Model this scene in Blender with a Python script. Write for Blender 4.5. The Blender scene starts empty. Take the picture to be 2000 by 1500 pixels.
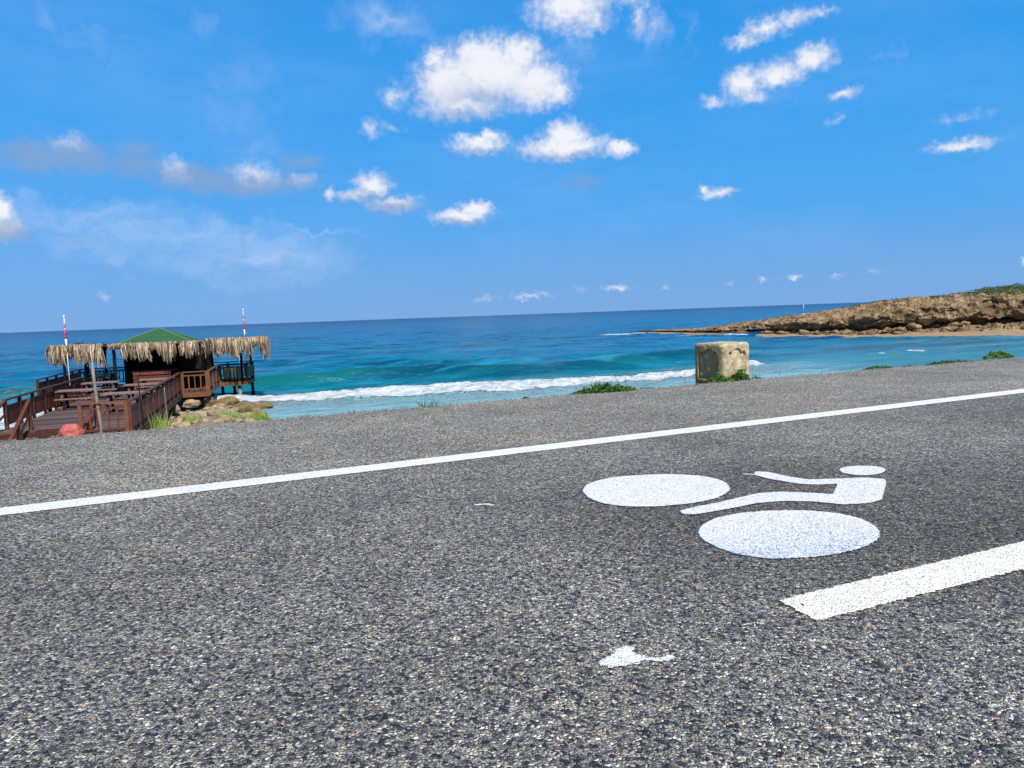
import bpy, math, random
import numpy as np
from mathutils import Vector, Matrix, noise, Euler
R = math.radians
rnd = random.Random(7)
scene = bpy.context.scene
col = scene.collection

# ------------------------------------------------------------------ camera
cam_d = bpy.data.cameras.new("camera"); cam = bpy.data.objects.new("camera", cam_d); col.objects.link(cam)
cam_d.sensor_fit = 'HORIZONTAL'; cam_d.sensor_width = 36; cam_d.lens = 36*1450/2000
cam_d.clip_start = 0.05; cam_d.clip_end = 80000
cam.matrix_world = Matrix.Translation((0, 0, 1.0)) @ Matrix.Rotation(R(90-5.33), 4, 'X') @ Matrix.Rotation(R(-2.03), 4, 'Z')
scene.camera = cam
scene.view_settings.view_transform = 'Standard'; scene.view_settings.look = 'None'
scene.view_settings.exposure = 0.28; scene.view_settings.gamma = 1
scene.render.resolution_x = 1024; scene.render.resolution_y = 768

# ------------------------------------------------------------------ sun
SUN_DIR = Vector((0.42, -0.80, 1.08)).normalized()       # towards the sun: high, behind the camera to the right
SUN_EL = math.asin(SUN_DIR.z); SUN_AZ = math.atan2(SUN_DIR.x, SUN_DIR.y)
sd = bpy.data.lights.new("sun", 'SUN'); sd.energy = 4.9; sd.angle = R(0.55); sd.color = (1.0, 0.955, 0.885)
so = bpy.data.objects.new("sun", sd); col.objects.link(so)
so.rotation_euler = SUN_DIR.to_track_quat('Z', 'Y').to_euler()

# ------------------------------------------------------------------ node helpers
class NT:
    def __init__(s, tree): s.t = tree; s.n = tree.nodes; s.l = tree.links
    def set(s, sock, v):
        if isinstance(v, bpy.types.NodeSocket): s.l.new(v, sock)
        elif v is not None:
            if sock.type == 'RGBA' and len(v) == 3: v = (*v, 1)
            sock.default_value = v
    def math(s, op, a, b=None, c=None, clamp=False):
        n = s.n.new('ShaderNodeMath'); n.operation = op; n.use_clamp = clamp
        for i, v in enumerate((a, b, c)):
            if v is not None: s.set(n.inputs[i], v)
        return n.outputs[0]
    def vmath(s, op, a, b=None, c=None):
        n = s.n.new('ShaderNodeVectorMath'); n.operation = op
        for i, v in enumerate((a, b, c)):
            if v is not None: s.set(n.inputs[i], v)
        return n.outputs['Value'] if op in ('LENGTH', 'DOT_PRODUCT', 'DISTANCE') else n.outputs[0]
    def mix(s, f, a, b, mode='MIX'):
        n = s.n.new('ShaderNodeMix'); n.data_type = 'RGBA'; n.blend_type = mode
        s.set(n.inputs[0], f); s.set(n.inputs[6], a); s.set(n.inputs[7], b)
        return n.outputs[2]
    def noise(s, vec, scale, detail=4, rough=.5, dist=0, w='Fac', dim='3D'):
        n = s.n.new('ShaderNodeTexNoise'); n.noise_dimensions = dim
        if vec is not None: s.set(n.inputs['Vector'], vec)
        n.inputs['Scale'].default_value = scale; n.inputs['Detail'].default_value = detail
        n.inputs['Roughness'].default_value = rough; n.inputs['Distortion'].default_value = dist
        return n.outputs[w]
    def voro(s, vec, scale, feat='F1', out='Distance', rand=1):
        n = s.n.new('ShaderNodeTexVoronoi'); n.feature = feat
        s.set(n.inputs['Vector'], vec); n.inputs['Scale'].default_value = scale; n.inputs['Randomness'].default_value = rand
        return n.outputs[out]
    def ramp(s, f, stops, interp='LINEAR'):
        n = s.n.new('ShaderNodeValToRGB'); n.color_ramp.interpolation = interp
        e = n.color_ramp.elements
        while len(e) < len(stops): e.new(0.5)
        for el, (p, c) in zip(e, stops):
            el.position = p; el.color = (*c, 1) if len(c) == 3 else c
        s.set(n.inputs[0], f); return n.outputs[0]
    def rng(s, v, a, b, c=0, d=1, smooth=False):
        n = s.n.new('ShaderNodeMapRange'); n.clamp = True
        if smooth: n.interpolation_type = 'SMOOTHSTEP'
        s.set(n.inputs[0], v)
        for i, x in enumerate((a, b, c, d)): s.set(n.inputs[i+1], x)
        return n.outputs[0]
    def sep(s, v):
        n = s.n.new('ShaderNodeSeparateXYZ'); s.set(n.inputs[0], v); return n.outputs
    def comb(s, x, y, z):
        n = s.n.new('ShaderNodeCombineXYZ')
        for i, v in enumerate((x, y, z)): s.set(n.inputs[i], v)
        return n.outputs[0]
    def pos(s): return s.n.new('ShaderNodeNewGeometry').outputs['Position']
    def objco(s): return s.n.new('ShaderNodeTexCoord').outputs['Object']
    def island(s): return s.n.new('ShaderNodeNewGeometry').outputs['Random Per Island']
    def attr(s, name, out='Fac'):
        n = s.n.new('ShaderNodeAttribute'); n.attribute_name = name; return n.outputs[out]
    def bump(s, h, strength=.5, dist=.01, normal=None):
        n = s.n.new('ShaderNodeBump'); n.inputs['Strength'].default_value = strength; n.inputs['Distance'].default_value = dist
        s.set(n.inputs['Height'], h)
        if normal is not None: s.set(n.inputs['Normal'], normal)
        return n.outputs[0]

def material(name):
    m = bpy.data.materials.new(name); m.use_nodes = True
    nt = NT(m.node_tree); nt.p = m.node_tree.nodes['Principled BSDF']; nt.o = m.node_tree.nodes['Material Output']
    nt.m = m
    return nt
def fin(nt, base=None, rough=None, normal=None, spec=None):
    if base is not None: nt.set(nt.p.inputs['Base Color'], base)
    if rough is not None: nt.set(nt.p.inputs['Roughness'], rough)
    if normal is not None: nt.set(nt.p.inputs['Normal'], normal)
    if spec is not None: nt.p.inputs['Specular IOR Level'].default_value = spec
    return nt.m

# ------------------------------------------------------------------ world: clear sky with small cumulus (azimuth / elevation in degrees)
CORE = [(-0.7, 17.52, 4.37, 2.19, 1), (-3.79, 16.74, 2.85, 2.07, 1), (2.32, 16.57, 2.98, 1.68, 1), (-3.09, 15.26, 3.37, 0.89, 0.8), (-1.41, 18.7, 2.47, 1.36, 1), (1.44, 18.52, 1.68, 1.28, 1), (-4.84, 18.42, 1.04, 0.96, 0.8), (4.21, 15.97, 1.12, 1.04, 0.7), (-7.99, 15.91, 1.11, 0.96, 0.55), (-9.9, 13.83, 0.86, 0.8, 0.45), (-8.67, 13.77, 1.1, 0.45, 0.3), (4.47, 12.17, 3.4, 0.89, 1), (4.69, 13.01, 2.06, 1.04, 1), (8.65, 11.79, 1.49, 0.61, 0.9), (-1.86, 12.66, 2.23, 0.77, 0.9), (-1.07, 13.1, 1.36, 0.61, 0.8), (-3.5, 7.57, 2.38, 0.61, 0.9), (-2.32, 8.1, 1.28, 0.65, 1), (-10.0, 9.85, 1.63, 0.95, 0.85), (-10.97, 9.13, 2.3, 0.49, 0.6), (-8.37, 8.52, 1.95, 0.53, 0.7), (-13.01, 9.2, 0.62, 0.44, 0.6), (-23.31, 10.63, 1.09, 1.04, 0.55), (-18.12, 10.49, 1.8, 0.85, 0.6), (-14.87, 10.26, 1.27, 0.55, 0.5), (-29.64, 11.91, 1.27, 0.6, 0.5), (-33.87, 7.65, 1.06, 1.14, 1), (-33.69, 6.56, 1.11, 0.84, 0.8), (5.22, 21.42, 3.0, 1.67, 0.85), (6.62, 20.45, 1.77, 1.04, 0.6), (5.85, 19.8, 1.39, 1.04, 0.35), (10.34, 20.63, 0.94, 1.65, 0.45), (9.07, 21.52, 2.33, 0.49, 0.4), (11.25, 20.07, 0.86, 0.99, 0.3), (17.47, 18.25, 1.31, 0.55, 0.6), (19.02, 18.79, 1.79, 0.73, 0.7), (20.87, 19.14, 1.92, 0.57, 0.6), (22.67, 19.28, 1.1, 0.46, 0.5), (19.86, 15.84, 2.19, 0.95, 0.8), (22.03, 16.5, 1.65, 0.9, 0.8), (17.52, 15.54, 1.53, 1.08, 0.8), (15.5, 14.53, 1.05, 0.55, 0.55), (18.07, 14.65, 1.23, 0.55, 0.6), (22.84, 16.91, 0.89, 0.46, 0.5), (24.2, 14.0, 1.14, 0.42, 0.65), (23.44, 12.36, 1.02, 0.42, 0.3), (30.89, 9.78, 2.12, 0.39, 0.75), (31.62, 9.99, 1.31, 0.32, 0.6), (31.23, 11.41, 1.75, 0.36, 0.28), (15.62, 8.29, 1.49, 0.44, 0.65), (14.72, 8.71, 0.57, 0.48, 0.6), (1.61, 1.38, 1.68, 0.22, 0.5), (8.35, 1.63, 1.41, 0.25, 0.55), (20.76, 1.91, 0.61, 0.2, 0.5), (12.04, 1.79, 0.44, 0.17, 0.4), (-1.92, 1.31, 1.28, 0.18, 0.35), (5.65, 1.62, 0.49, 0.26, 0.35), (19.03, 1.92, 0.48, 0.17, 0.4), (23.72, 1.83, 0.68, 0.16, 0.35), (34.54, 2.29, 0.34, 0.31, 0.8), (-28.4, 2.09, 0.51, 0.16, 0.35), (26.14, 1.91, 0.82, 0.13, 0.3), (16.47, 1.78, 0.53, 0.17, 0.3)]
GREY = [(-31.27, 11.07, 2.47, 0.83, 0.8), (-29.27, 11.12, 2.43, 0.85, 0.8), (-25.62, 11.6, 1.47, 0.8, 0.5), (-25.84, 10.77, 2.26, 0.73, 0.6), (-22.21, 10.1, 2.9, 0.82, 0.75), (-19.2, 9.77, 3.9, 0.54, 0.7), (-14.87, 11.5, 1.87, 0.48, 0.45), (-16.02, 10.18, 2.58, 0.55, 0.6), (5.94, 9.7, 1.9, 0.57, 0.4), (-33.57, 6.34, 1.28, 0.61, 0.8), (-8.38, 8.26, 2.03, 0.37, 0.6), (-10.24, 8.91, 2.32, 0.37, 0.45), (-3.25, 7.15, 2.38, 0.3, 0.6), (-1.92, 15.85, 4.36, 0.97, 0.35), (-29.39, 5.93, 1.52, 0.36, 0.3), (-3.11, 14.77, 3.57, 0.57, 0.35), (4.46, 11.56, 3.55, 0.34, 0.45), (-1.89, 12.09, 2.19, 0.3, 0.4)]
WISP = [(-29.56, 7.5, 7.5, 1.5, 0.45), (-25.08, 6.27, 10.0, 2.0, 0.5), (-19.18, 4.87, 9.0, 2.4, 0.55), (-16.44, 3.36, 6.56, 1.16, 0.3), (-18.37, 11.93, 3.2, 3.02, 0.2), (-18.8, 15.59, 3.6, 4.51, 0.18), (-8.09, 20.82, 4.67, 1.58, 0.35), (-5.91, 19.73, 3.54, 1.2, 0.3), (-27.24, 17.98, 4.71, 1.28, 0.3), (-30.28, 19.3, 1.79, 1.04, 0.2), (-20.81, 20.14, 1.4, 1.13, 0.2), (5.82, 18.89, 2.76, 1.59, 0.2), (11.05, 19.46, 1.54, 2.35, 0.25), (13.95, 19.17, 0.69, 2.32, 0.12), (19.17, 14.52, 3.9, 1.14, 0.15), (-14.07, 6.66, 4.48, 0.4, 0.3), (-16.33, 5.21, 2.2, 0.32, 0.3), (26.92, 16.1, 1.28, 0.44, 0.15)]

world = bpy.data.worlds.new("World"); scene.world = world; world.use_nodes = True
w = NT(world.node_tree)
for n in list(w.n): w.n.remove(n)
sky = w.n.new('ShaderNodeTexSky'); sky.sky_type = 'NISHITA'; sky.sun_disc = False
sky.sun_elevation = SUN_EL; sky.sun_rotation = SUN_AZ
sky.altitude = 0; sky.air_density = 1.0; sky.dust_density = 0.6; sky.ozone_density = 3.0
hs = w.n.new('ShaderNodeHueSaturation'); hs.inputs['Saturation'].default_value = 0.85; hs.inputs['Value'].default_value = 1.0
hs.inputs['Hue'].default_value = 0.497
w.l.new(sky.outputs[0], hs.inputs['Color'])
dirv = w.n.new('ShaderNodeTexCoord').outputs['Generated']
dx, dy, dz = w.sep(dirv)
az = w.math('DEGREES', w.math('ARCTAN2', dx, dy)); el = w.math('DEGREES', w.math('ARCSINE', dz))
P0 = w.comb(az, el, 0.0)
# billows: warp the direction a little, at two sizes
w1 = w.noise(P0, 0.55, 3, .55, w='Color'); w2 = w.noise(P0, 1.9, 5, .62, w='Color')
P1 = w.vmath('MULTIPLY_ADD', w.vmath('SUBTRACT', w1, (.5, .5, .5)), (1.7, 1.3, 0), P0)
P1 = w.vmath('MULTIPLY_ADD', w.vmath('SUBTRACT', w2, (.5, .5, .5)), (1.1, .9, 0), P1)
def field(P, blobs):
    acc = None
    for a, e, rx, ry, k in blobs:
        L = w.vmath('LENGTH', w.vmath('MULTIPLY_ADD', P, (1/rx, 1/ry, 0), (-a/rx, -e/ry, 0)))
        v = w.math('MULTIPLY_ADD', L, -k, k)
        acc = v if acc is None else w.math('MAXIMUM', acc, v)
    return acc
fine = w.noise(P0, 1.7, 7, .56)
soft = w.noise(P0, .8, 4, .5)
# clear-sky colour: the Sky Texture overhead, a Mediterranean blue towards the sea horizon
ramp_ = w.ramp(w.math('MULTIPLY', el, 1/40), [(0, (.205, .400, .740)), (.06, (.175, .400, .770)), (.16, (.095, .395, .850)), (.33, (.045, .350, .855)), (.50, (.022, .305, .810)), (.66, (.014, .262, .735)), (1, (.02, .20, .62))])
nsk = w.vmath('SCALE', hs.outputs[0]); nsk.node.inputs['Scale'].default_value = 0.12
skyc = w.mix(w.rng(el, 27, 42, 1, 0), nsk, ramp_)
west = w.rng(az, 40, -40, 0, .16)
skyc = w.mix(west, skyc, (.21, .44, .90))
skyc = w.mix(w.rng(el, 0, -3, 0, .8), skyc, (.05, .12, .22))
# thin high streaks
cs = w.noise(w.vmath('MULTIPLY', w.vmath('ADD', P0, w.vmath('MULTIPLY', w1, (3, 3, 0))), (.10, .42, 0)), 1.0, 7, .6)
P6 = w.vmath('MULTIPLY_ADD', w.vmath('SUBTRACT', w1, (.5, .5, .5)), (6, 4, 0), P0)
general = w.math('MULTIPLY', w.rng(w.noise(w.vmath('MULTIPLY', P0, (.05, .16, 0)), 1.0, 6, .6), .45, .75, 0, .14), w.rng(el, -1, 6, 0, 1))
def out_bg(c):
    k = w.vmath('SCALE', c); k.node.inputs['Scale'].default_value = 8.35
    b = w.n.new('ShaderNodeBackground'); b.inputs['Strength'].default_value = 0.1; w.l.new(k, b.inputs['Color']); return b.outputs[0]
def cloudy(a_lo, a_hi):
    pick = lambda L, m: [q for q in L if a_lo-m-q[2] < q[0] < a_hi+m+q[2]]
    core = field(P1, [(a, e, rx*1.36, ry*1.40, k) for a, e, rx, ry, k in pick(CORE, 1.6)])
    up = w.vmath('ADD', P1, (.35, .75, 0))
    core = w.math('ADD', core, w.math('MULTIPLY_ADD', fine, .62, -.36))
    aC = w.rng(core, -.05, .66, 0, 1, True)
    gq = field(P1, [(a, e, rx*1.4, ry*1.7, k) for a, e, rx, ry, k in pick(GREY, 1.6)])
    gq = w.math('ADD', gq, w.math('MULTIPLY_ADD', fine, .35, -.16))
    aG = w.rng(gq, 0.0, .60, 0, 1, True)
    wq = field(P6, pick(WISP, 4.0))
    aW = w.math('MULTIPLY', w.math('MAXIMUM', wq, 0), w.rng(cs, .34, .66, .35, 1.7), clamp=True)
    aW = w.math('MAXIMUM', aW, general)
    white = w.mix(w.rng(w.math('MULTIPLY_ADD', soft, .5, core), .25, .95, 0, 1), (.47, .58, .82), (.90, .91, .96))
    cl = w.mix(w.math('MULTIPLY', aG, .85), white, (.33, .435, .66))
    c1 = w.mix(aW, skyc, (.48, .63, .93))
    c1 = w.mix(w.math('MULTIPLY', aG, .95), c1, (.20, .375, .68))
    return out_bg(w.mix(w.math('MULTIPLY', aC, .97), c1, cl))
def mixsh(f, a, b):
    n = w.n.new('ShaderNodeMixShader'); w.l.new(f, n.inputs[0]); w.l.new(a, n.inputs[1]); w.l.new(b, n.inputs[2]); return n.outputs[0]
A_, B_ = -14.5, 7.5
right_ = mixsh(w.math('GREATER_THAN', az, B_), cloudy(A_, B_), cloudy(B_, 40))
band = mixsh(w.math('LESS_THAN', az, A_), right_, cloudy(-40, A_))
inw = w.math('MULTIPLY', w.math('LESS_THAN', w.math('ABSOLUTE', az), 46), w.math('MULTIPLY', w.math('GREATER_THAN', el, -.5), w.math('LESS_THAN', el, 32)))
allsky = mixsh(inw, out_bg(w.mix(general, skyc, (.48, .63, .93))), band)
wo = w.n.new('ShaderNodeOutputWorld'); w.l.new(allsky, wo.inputs['Surface'])
world.cycles.sampling_method = 'MANUAL'; world.cycles.sample_map_resolution = 512

# ------------------------------------------------------------------ object helpers
def tag(o, label=None, cat=None, group=None, kind=None):
    if label: o['label'] = label
    if cat: o['category'] = cat
    if group: o['group'] = group
    if kind: o['kind'] = kind
    return o
def empty(name, loc=(0, 0, 0), rz=0):
    o = bpy.data.objects.new(name, None); col.objects.link(o); o.location = loc; o.rotation_euler = (0, 0, rz)
    o.empty_display_size = .2
    return o
class MB:
    """collects boxes, bars, tubes; build() links them as ONE mesh object"""
    def __init__(s): s.v = []; s.f = []
    def add(s, vs, fs):
        k = len(s.v); s.v += [tuple(p) for p in vs]; s.f += [tuple(i+k for i in f) for f in fs]
    def box(s, c, d, rot=None):
        hx, hy, hz = d[0]/2, d[1]/2, d[2]/2
        vs = [Vector((x, y, z)) for x in (-hx, hx) for y in (-hy, hy) for z in (-hz, hz)]
        if rot is not None: vs = [rot @ q for q in vs]
        s.add([q + Vector(c) for q in vs], [(0, 1, 3, 2), (4, 6, 7, 5), (0, 4, 5, 1), (2, 3, 7, 6), (0, 2, 6, 4), (1, 5, 7, 3)])
    def bar(s, a, b, wd, ht, up=(0, 0, 1)):
        a = Vector(a); b = Vector(b); d = (b-a); L = d.length; d.normalize()
        side = d.cross(Vector(up))
        if side.length < 1e-3: side = d.cross(Vector((1, 0, 0)))
        side.normalize(); u = side.cross(d)
        m = Matrix((d, side, u)).transposed()
        s.box((a+b)/2, (L, wd, ht), m)
    def tube(s, pts, rads, n=8, cap=True):
        pts = [Vector(p) for p in pts]; rings = []
        for i, p in enumerate(pts):
            d = (pts[min(i+1, len(pts)-1)] - pts[max(i-1, 0)]).normalized()
            a = d.cross(Vector((0, 0, 1)))
            if a.length < 1e-3: a = d.cross(Vector((1, 0, 0)))
            a.normalize(); b = d.cross(a)
            rings.append([p + (a*math.cos(t*2*math.pi/n) + b*math.sin(t*2*math.pi/n))*rads[i] for t in range(n)])
        vs = [q for r in rings for q in r]; fs = []
        for i in range(len(rings)-1):
            for t in range(n):
                fs.append((i*n+t, i*n+(t+1) % n, (i+1)*n+(t+1) % n, (i+1)*n+t))
        if cap: fs.append(tuple(range(n))[::-1]); fs.append(tuple((len(rings)-1)*n+t for t in range(n)))
        s.add(vs, fs)
    def build(s, name, mat, parent=None, smooth=False, bevel=0):
        me = bpy.data.meshes.new(name); me.from_pydata(s.v, [], s.f); me.update()
        o = bpy.data.objects.new(name, me); col.objects.link(o); me.materials.append(mat)
        if parent is not None: o.parent = parent
        if smooth: me.shade_smooth()
        if bevel:
            b = o.modifiers.new('bevel', 'BEVEL'); b.width = bevel; b.segments = 2; b.limit_method = 'ANGLE'
        return o
def copy_tree(o, parent=None):
    c = o.copy(); col.objects.link(c); c.parent = parent
    for ch in o.children: copy_tree(ch, c)
    return c
def grid_mesh(name, co, nu, nv, mat, smooth=True, attrs=None, kind=None, closed_u=False):
    """co: (nu*nv,3) array, index i*nv+j"""
    i = np.arange(nu-1 if not closed_u else nu)[:, None]; j = np.arange(nv-1)[None, :]; i2 = (i+1) % nu
    q = np.stack([i*nv+j + 0*i2, i2*nv+j, i2*nv+j+1, i*nv+j+1 + 0*i2], -1).reshape(-1, 4)
    me = bpy.data.meshes.new(name)
    me.vertices.add(len(co)); me.vertices.foreach_set('co', np.asarray(co, dtype=np.float32).ravel())
    me.loops.add(q.size); me.loops.foreach_set('vertex_index', q.astype(np.int32).ravel())
    me.polygons.add(len(q)); me.polygons.foreach_set('loop_start', np.arange(0, q.size, 4, dtype=np.int32))
    me.polygons.foreach_set('loop_total', np.full(len(q), 4, dtype=np.int32))
    me.update(calc_edges=True); me.validate()
    me.polygons.foreach_set('use_smooth', np.full(len(me.polygons), smooth))
    if attrs:
        for k, a in attrs.items():
            at = me.attributes.new(k, 'FLOAT', 'POINT'); at.data.foreach_set('value', np.asarray(a, dtype=np.float32))
    o = bpy.data.objects.new(name, me); col.objects.link(o); me.materials.append(mat)
    if kind: o['kind'] = kind
    return o
# vectorised value noise
def vn2(x, y, seed=0):
    xi = np.floor(x).astype(np.int64); yi = np.floor(y).astype(np.int64); fx = x-xi; fy = y-yi
    fx = fx*fx*fx*(fx*(fx*6-15)+10); fy = fy*fy*fy*(fy*(fy*6-15)+10)
    def h(a, b):
        n = (a*374761393 + b*668265263 + seed*974634777) & 0xffffffff
        n = ((n ^ (n >> 13))*1274126177) & 0xffffffff
        return ((n ^ (n >> 16)) & 0xffff)/65535.0
    return (h(xi, yi)*(1-fx)+h(xi+1, yi)*fx)*(1-fy) + (h(xi, yi+1)*(1-fx)+h(xi+1, yi+1)*fx)*fy
def fbm2(x, y, oct=4, seed=0, gain=.5):
    s = 0; a = 1; t = 0
    for k in range(oct):
        s = s + a*vn2(x*2**k+17.3*k, y*2**k-9.1*k, seed+k); t += a; a *= gain
    return s/t
def sst(x, a, b):
    t = np.clip((x-a)/(b-a), 0, 1); return t*t*(3-2*t)

# frames: road (e along, n outwards to the sea) and wooden deck (u out to sea, v right)
EN = Vector((-.383, .924)); ED = Vector((.924, .383)); E0 = Vector((-4.76, 6.81))
def road(s, q, z=0):            # s metres along the asphalt rim, q metres outwards
    p = E0 + ED*s + EN*q; return Vector((p.x, p.y, z))
DO = Vector((-11.88, 22.68)); DA = R(18)
def dk(u, v, z=0):
    return Vector((DO.x - u*math.sin(DA) + v*math.cos(DA), DO.y + u*math.cos(DA) + v*math.sin(DA), z))
DZ = -2.2          # top of the decking
SEA = -3.4

# ------------------------------------------------------------------ materials
def mat_asphalt():
    t = material('asphalt'); P = t.pos()
    Pj = t.vmath('MULTIPLY_ADD', t.noise(P, 60, 2, .5, w='Color'), (.012, .012, .012), P)
    d1 = t.voro(Pj, 95, 'F1'); c1 = t.voro(Pj, 95, 'F1', 'Color')
    de = t.voro(Pj, 95, 'DISTANCE_TO_EDGE')
    d2 = t.voro(Pj, 260, 'F1'); c2 = t.voro(Pj, 260, 'F1', 'Color')
    r, g, b = t.sep(c1); r2, g2, b2 = t.sep(c2)
    # broad patches: older rim outside the white line is paler and browner, the lane is blue-black
    x, y, z = t.sep(P)
    q = t.math('ADD', t.math('MULTIPLY', x, -.4105), t.math('MULTIPLY', y, .9119))     # distance across the road
    qn = t.math('MULTIPLY_ADD', t.noise(P, 1.2, 3, .5), .3, q)
    rim = t.rng(qn, 5.1, 5.35)
    big = t.noise(P, .55, 4, .6); mid = t.noise(P, 2.6, 4, .6)
    fresh = t.math('MULTIPLY', t.rng(t.vmath('LENGTH', t.vmath('MULTIPLY_ADD', P, (.42, .72, 0), (-.85, -2.55, 0))), 1.15, .45, 0, 1, True), t.rng(mid, .2, .7, .6, 1))
    stone = t.ramp(r, [(0, (.016, .017, .021)), (.20, (.045, .048, .056)), (.38, (.115, .118, .122)), (.56, (.23, .225, .21)), (.72, (.40, .375, .31)), (.86, (.62, .56, .43)), (.95, (.84, .79, .66)), (1, (.55, .33, .2))])
    small = t.ramp(r2, [(0, (.013, .014, .018)), (.4, (.065, .067, .072)), (.75, (.23, .225, .205)), (1, (.55, .51, .42))])
    isb = t.rng(g, .30, .42)                                   # which cells are big stones
    c = t.mix(isb, small, stone)
    c = t.mix(t.math('MULTIPLY', t.rng(de, .10, .02), isb), c, (.028, .028, .030))     # tar between stones
    c = t.mix(t.rng(b, .90, .95, 0, .35), c, (.34, .24, .13))
    # wear: patches with more or less exposed stone
    wear = t.rng(big, .32, .68, .74, 1.16)
    tint = t.mix(rim, (1.06, 1.09, 1.13), (1.34, 1.33, 1.33))
    tint = t.mix(fresh, tint, (.60, .61, .64))
    c = t.mix(1.0, c, tint, 'MULTIPLY')
    c = t.vmath('SCALE', c); t.l.new(t.math('MULTIPLY', wear, t.rng(mid, .3, .7, .86, 1.12)), c.node.inputs['Scale'])
    # grain at several sizes, and broad yellowish-brown areas of exposed sandy stone
    gr1 = t.noise(P, 38, 3, .6); gr2 = t.noise(P, 13, 3, .6)
    gk = t.math('MULTIPLY', t.rng(gr1, .3, .7, .86, 1.14), t.rng(gr2, .3, .7, .84, 1.18))
    c = t.vmath('SCALE', c); t.l.new(gk, c.node.inputs['Scale'])
    warm = t.rng(t.noise(P, .8, 5, .65), .42, .62, 0, .8); c = t.mix(warm, c, t.mix(1.0, c, (1.04, 1.015, .95), 'MULTIPLY'))
    # dark stains and a blue paint speck here and there
    st = t.rng(t.noise(P, 1.1, 6, .7, 1.5), .64, .74, 0, .35); c = t.mix(st, c, (.03, .03, .036))
    bl = t.rng(t.noise(P, 5.5, 3, .5), .735, .76, 0, .5); c = t.mix(bl, c, (.03, .06, .14))
    h = t.math('ADD', t.math('MULTIPLY', t.math('MULTIPLY', t.rng(de, 0, .35), isb), t.math('MULTIPLY_ADD', g, .8, .5)), t.math('MULTIPLY', t.math('SUBTRACT', 1, d2), .35))
    nrm = t.bump(h, 1.0, .008)
    return fin(t, c, t.rng(r, 0, 1, .62, .9), nrm, .35)

def mat_paint(name, base, wear_lo, blue=0.0, tone=1.0, bluemap=False):
    t = material(name); P = t.pos()
    Pj = t.vmath('MULTIPLY_ADD', t.noise(P, 60, 2, .5, w='Color'), (.012, .012, .012), P)
    de = t.voro(Pj, 95, 'DISTANCE_TO_EDGE'); r, g, b = t.sep(t.voro(Pj, 95, 'F1', 'Color'))
    n = t.noise(P, 9, 4, .6); n2 = t.noise(P, 150, 3, .6)
    c = t.mix(t.rng(n, .3, .7, 0, .5), base, tuple(x*.88 for x in base))
    c = t.mix(t.rng(b, .5, 1, 0, .22), c, (.48, .45, .38))
    c = t.mix(t.rng(n2, .60, .72, 0, .30), c, (.34, .33, .30))
    c = t.mix(t.rng(t.noise(P, 3.2, 5, .7), .55, .75, 0, .22), c, (.45, .42, .36))
    if bluemap:
        # worn towards the rim nearest the viewer: blue primer showing between the stones
        a = t.attr('primer')
        c = t.mix(t.math('MULTIPLY', a, t.rng(n2, .40, .66)), c, (.33, .48, .74))
    h = t.math('ADD', t.math('MULTIPLY', t.rng(de, 0, .4), t.math('MULTIPLY_ADD', g, .8, .3)), t.math('MULTIPLY', n2, .4))
    fin(t, c, .75, t.bump(h, .9, .007), .3)
    # pits where a stone shows through, and a crumbled rim
    pit = t.math('MULTIPLY', t.rng(de, .02, .08), 1.0)
    rimw = t.attr('rim')                                    # 1 inside, 0 at the rim
    k = t.math('ADD', t.math('MULTIPLY_ADD', n2, .9, t.math('MULTIPLY', g, .35)), t.math('MULTIPLY', rimw, 1.0))
    keep = t.math('GREATER_THAN', k, wear_lo)
    hole = t.math('GREATER_THAN', t.noise(P, 42, 2, .5), .735)
    if bluemap:
        hole = t.math('MAXIMUM', hole, t.math('LESS_THAN', t.math('ADD', t.noise(P, 120, 2, .6), t.math('MULTIPLY', t.attr('primer'), -.07)), .34))
    keep = t.math('MULTIPLY', keep, t.math('SUBTRACT', 1, hole))
    tr = t.n.new('ShaderNodeBsdfTransparent'); mx = t.n.new('ShaderNodeMixShader')
    t.l.new(keep, mx.inputs[0]); t.l.new(tr.outputs[0], mx.inputs[1]); t.l.new(t.p.outputs[0], mx.inputs[2])
    t.l.new(mx.outputs[0], t.o.inputs['Surface'])
    return t.m

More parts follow.
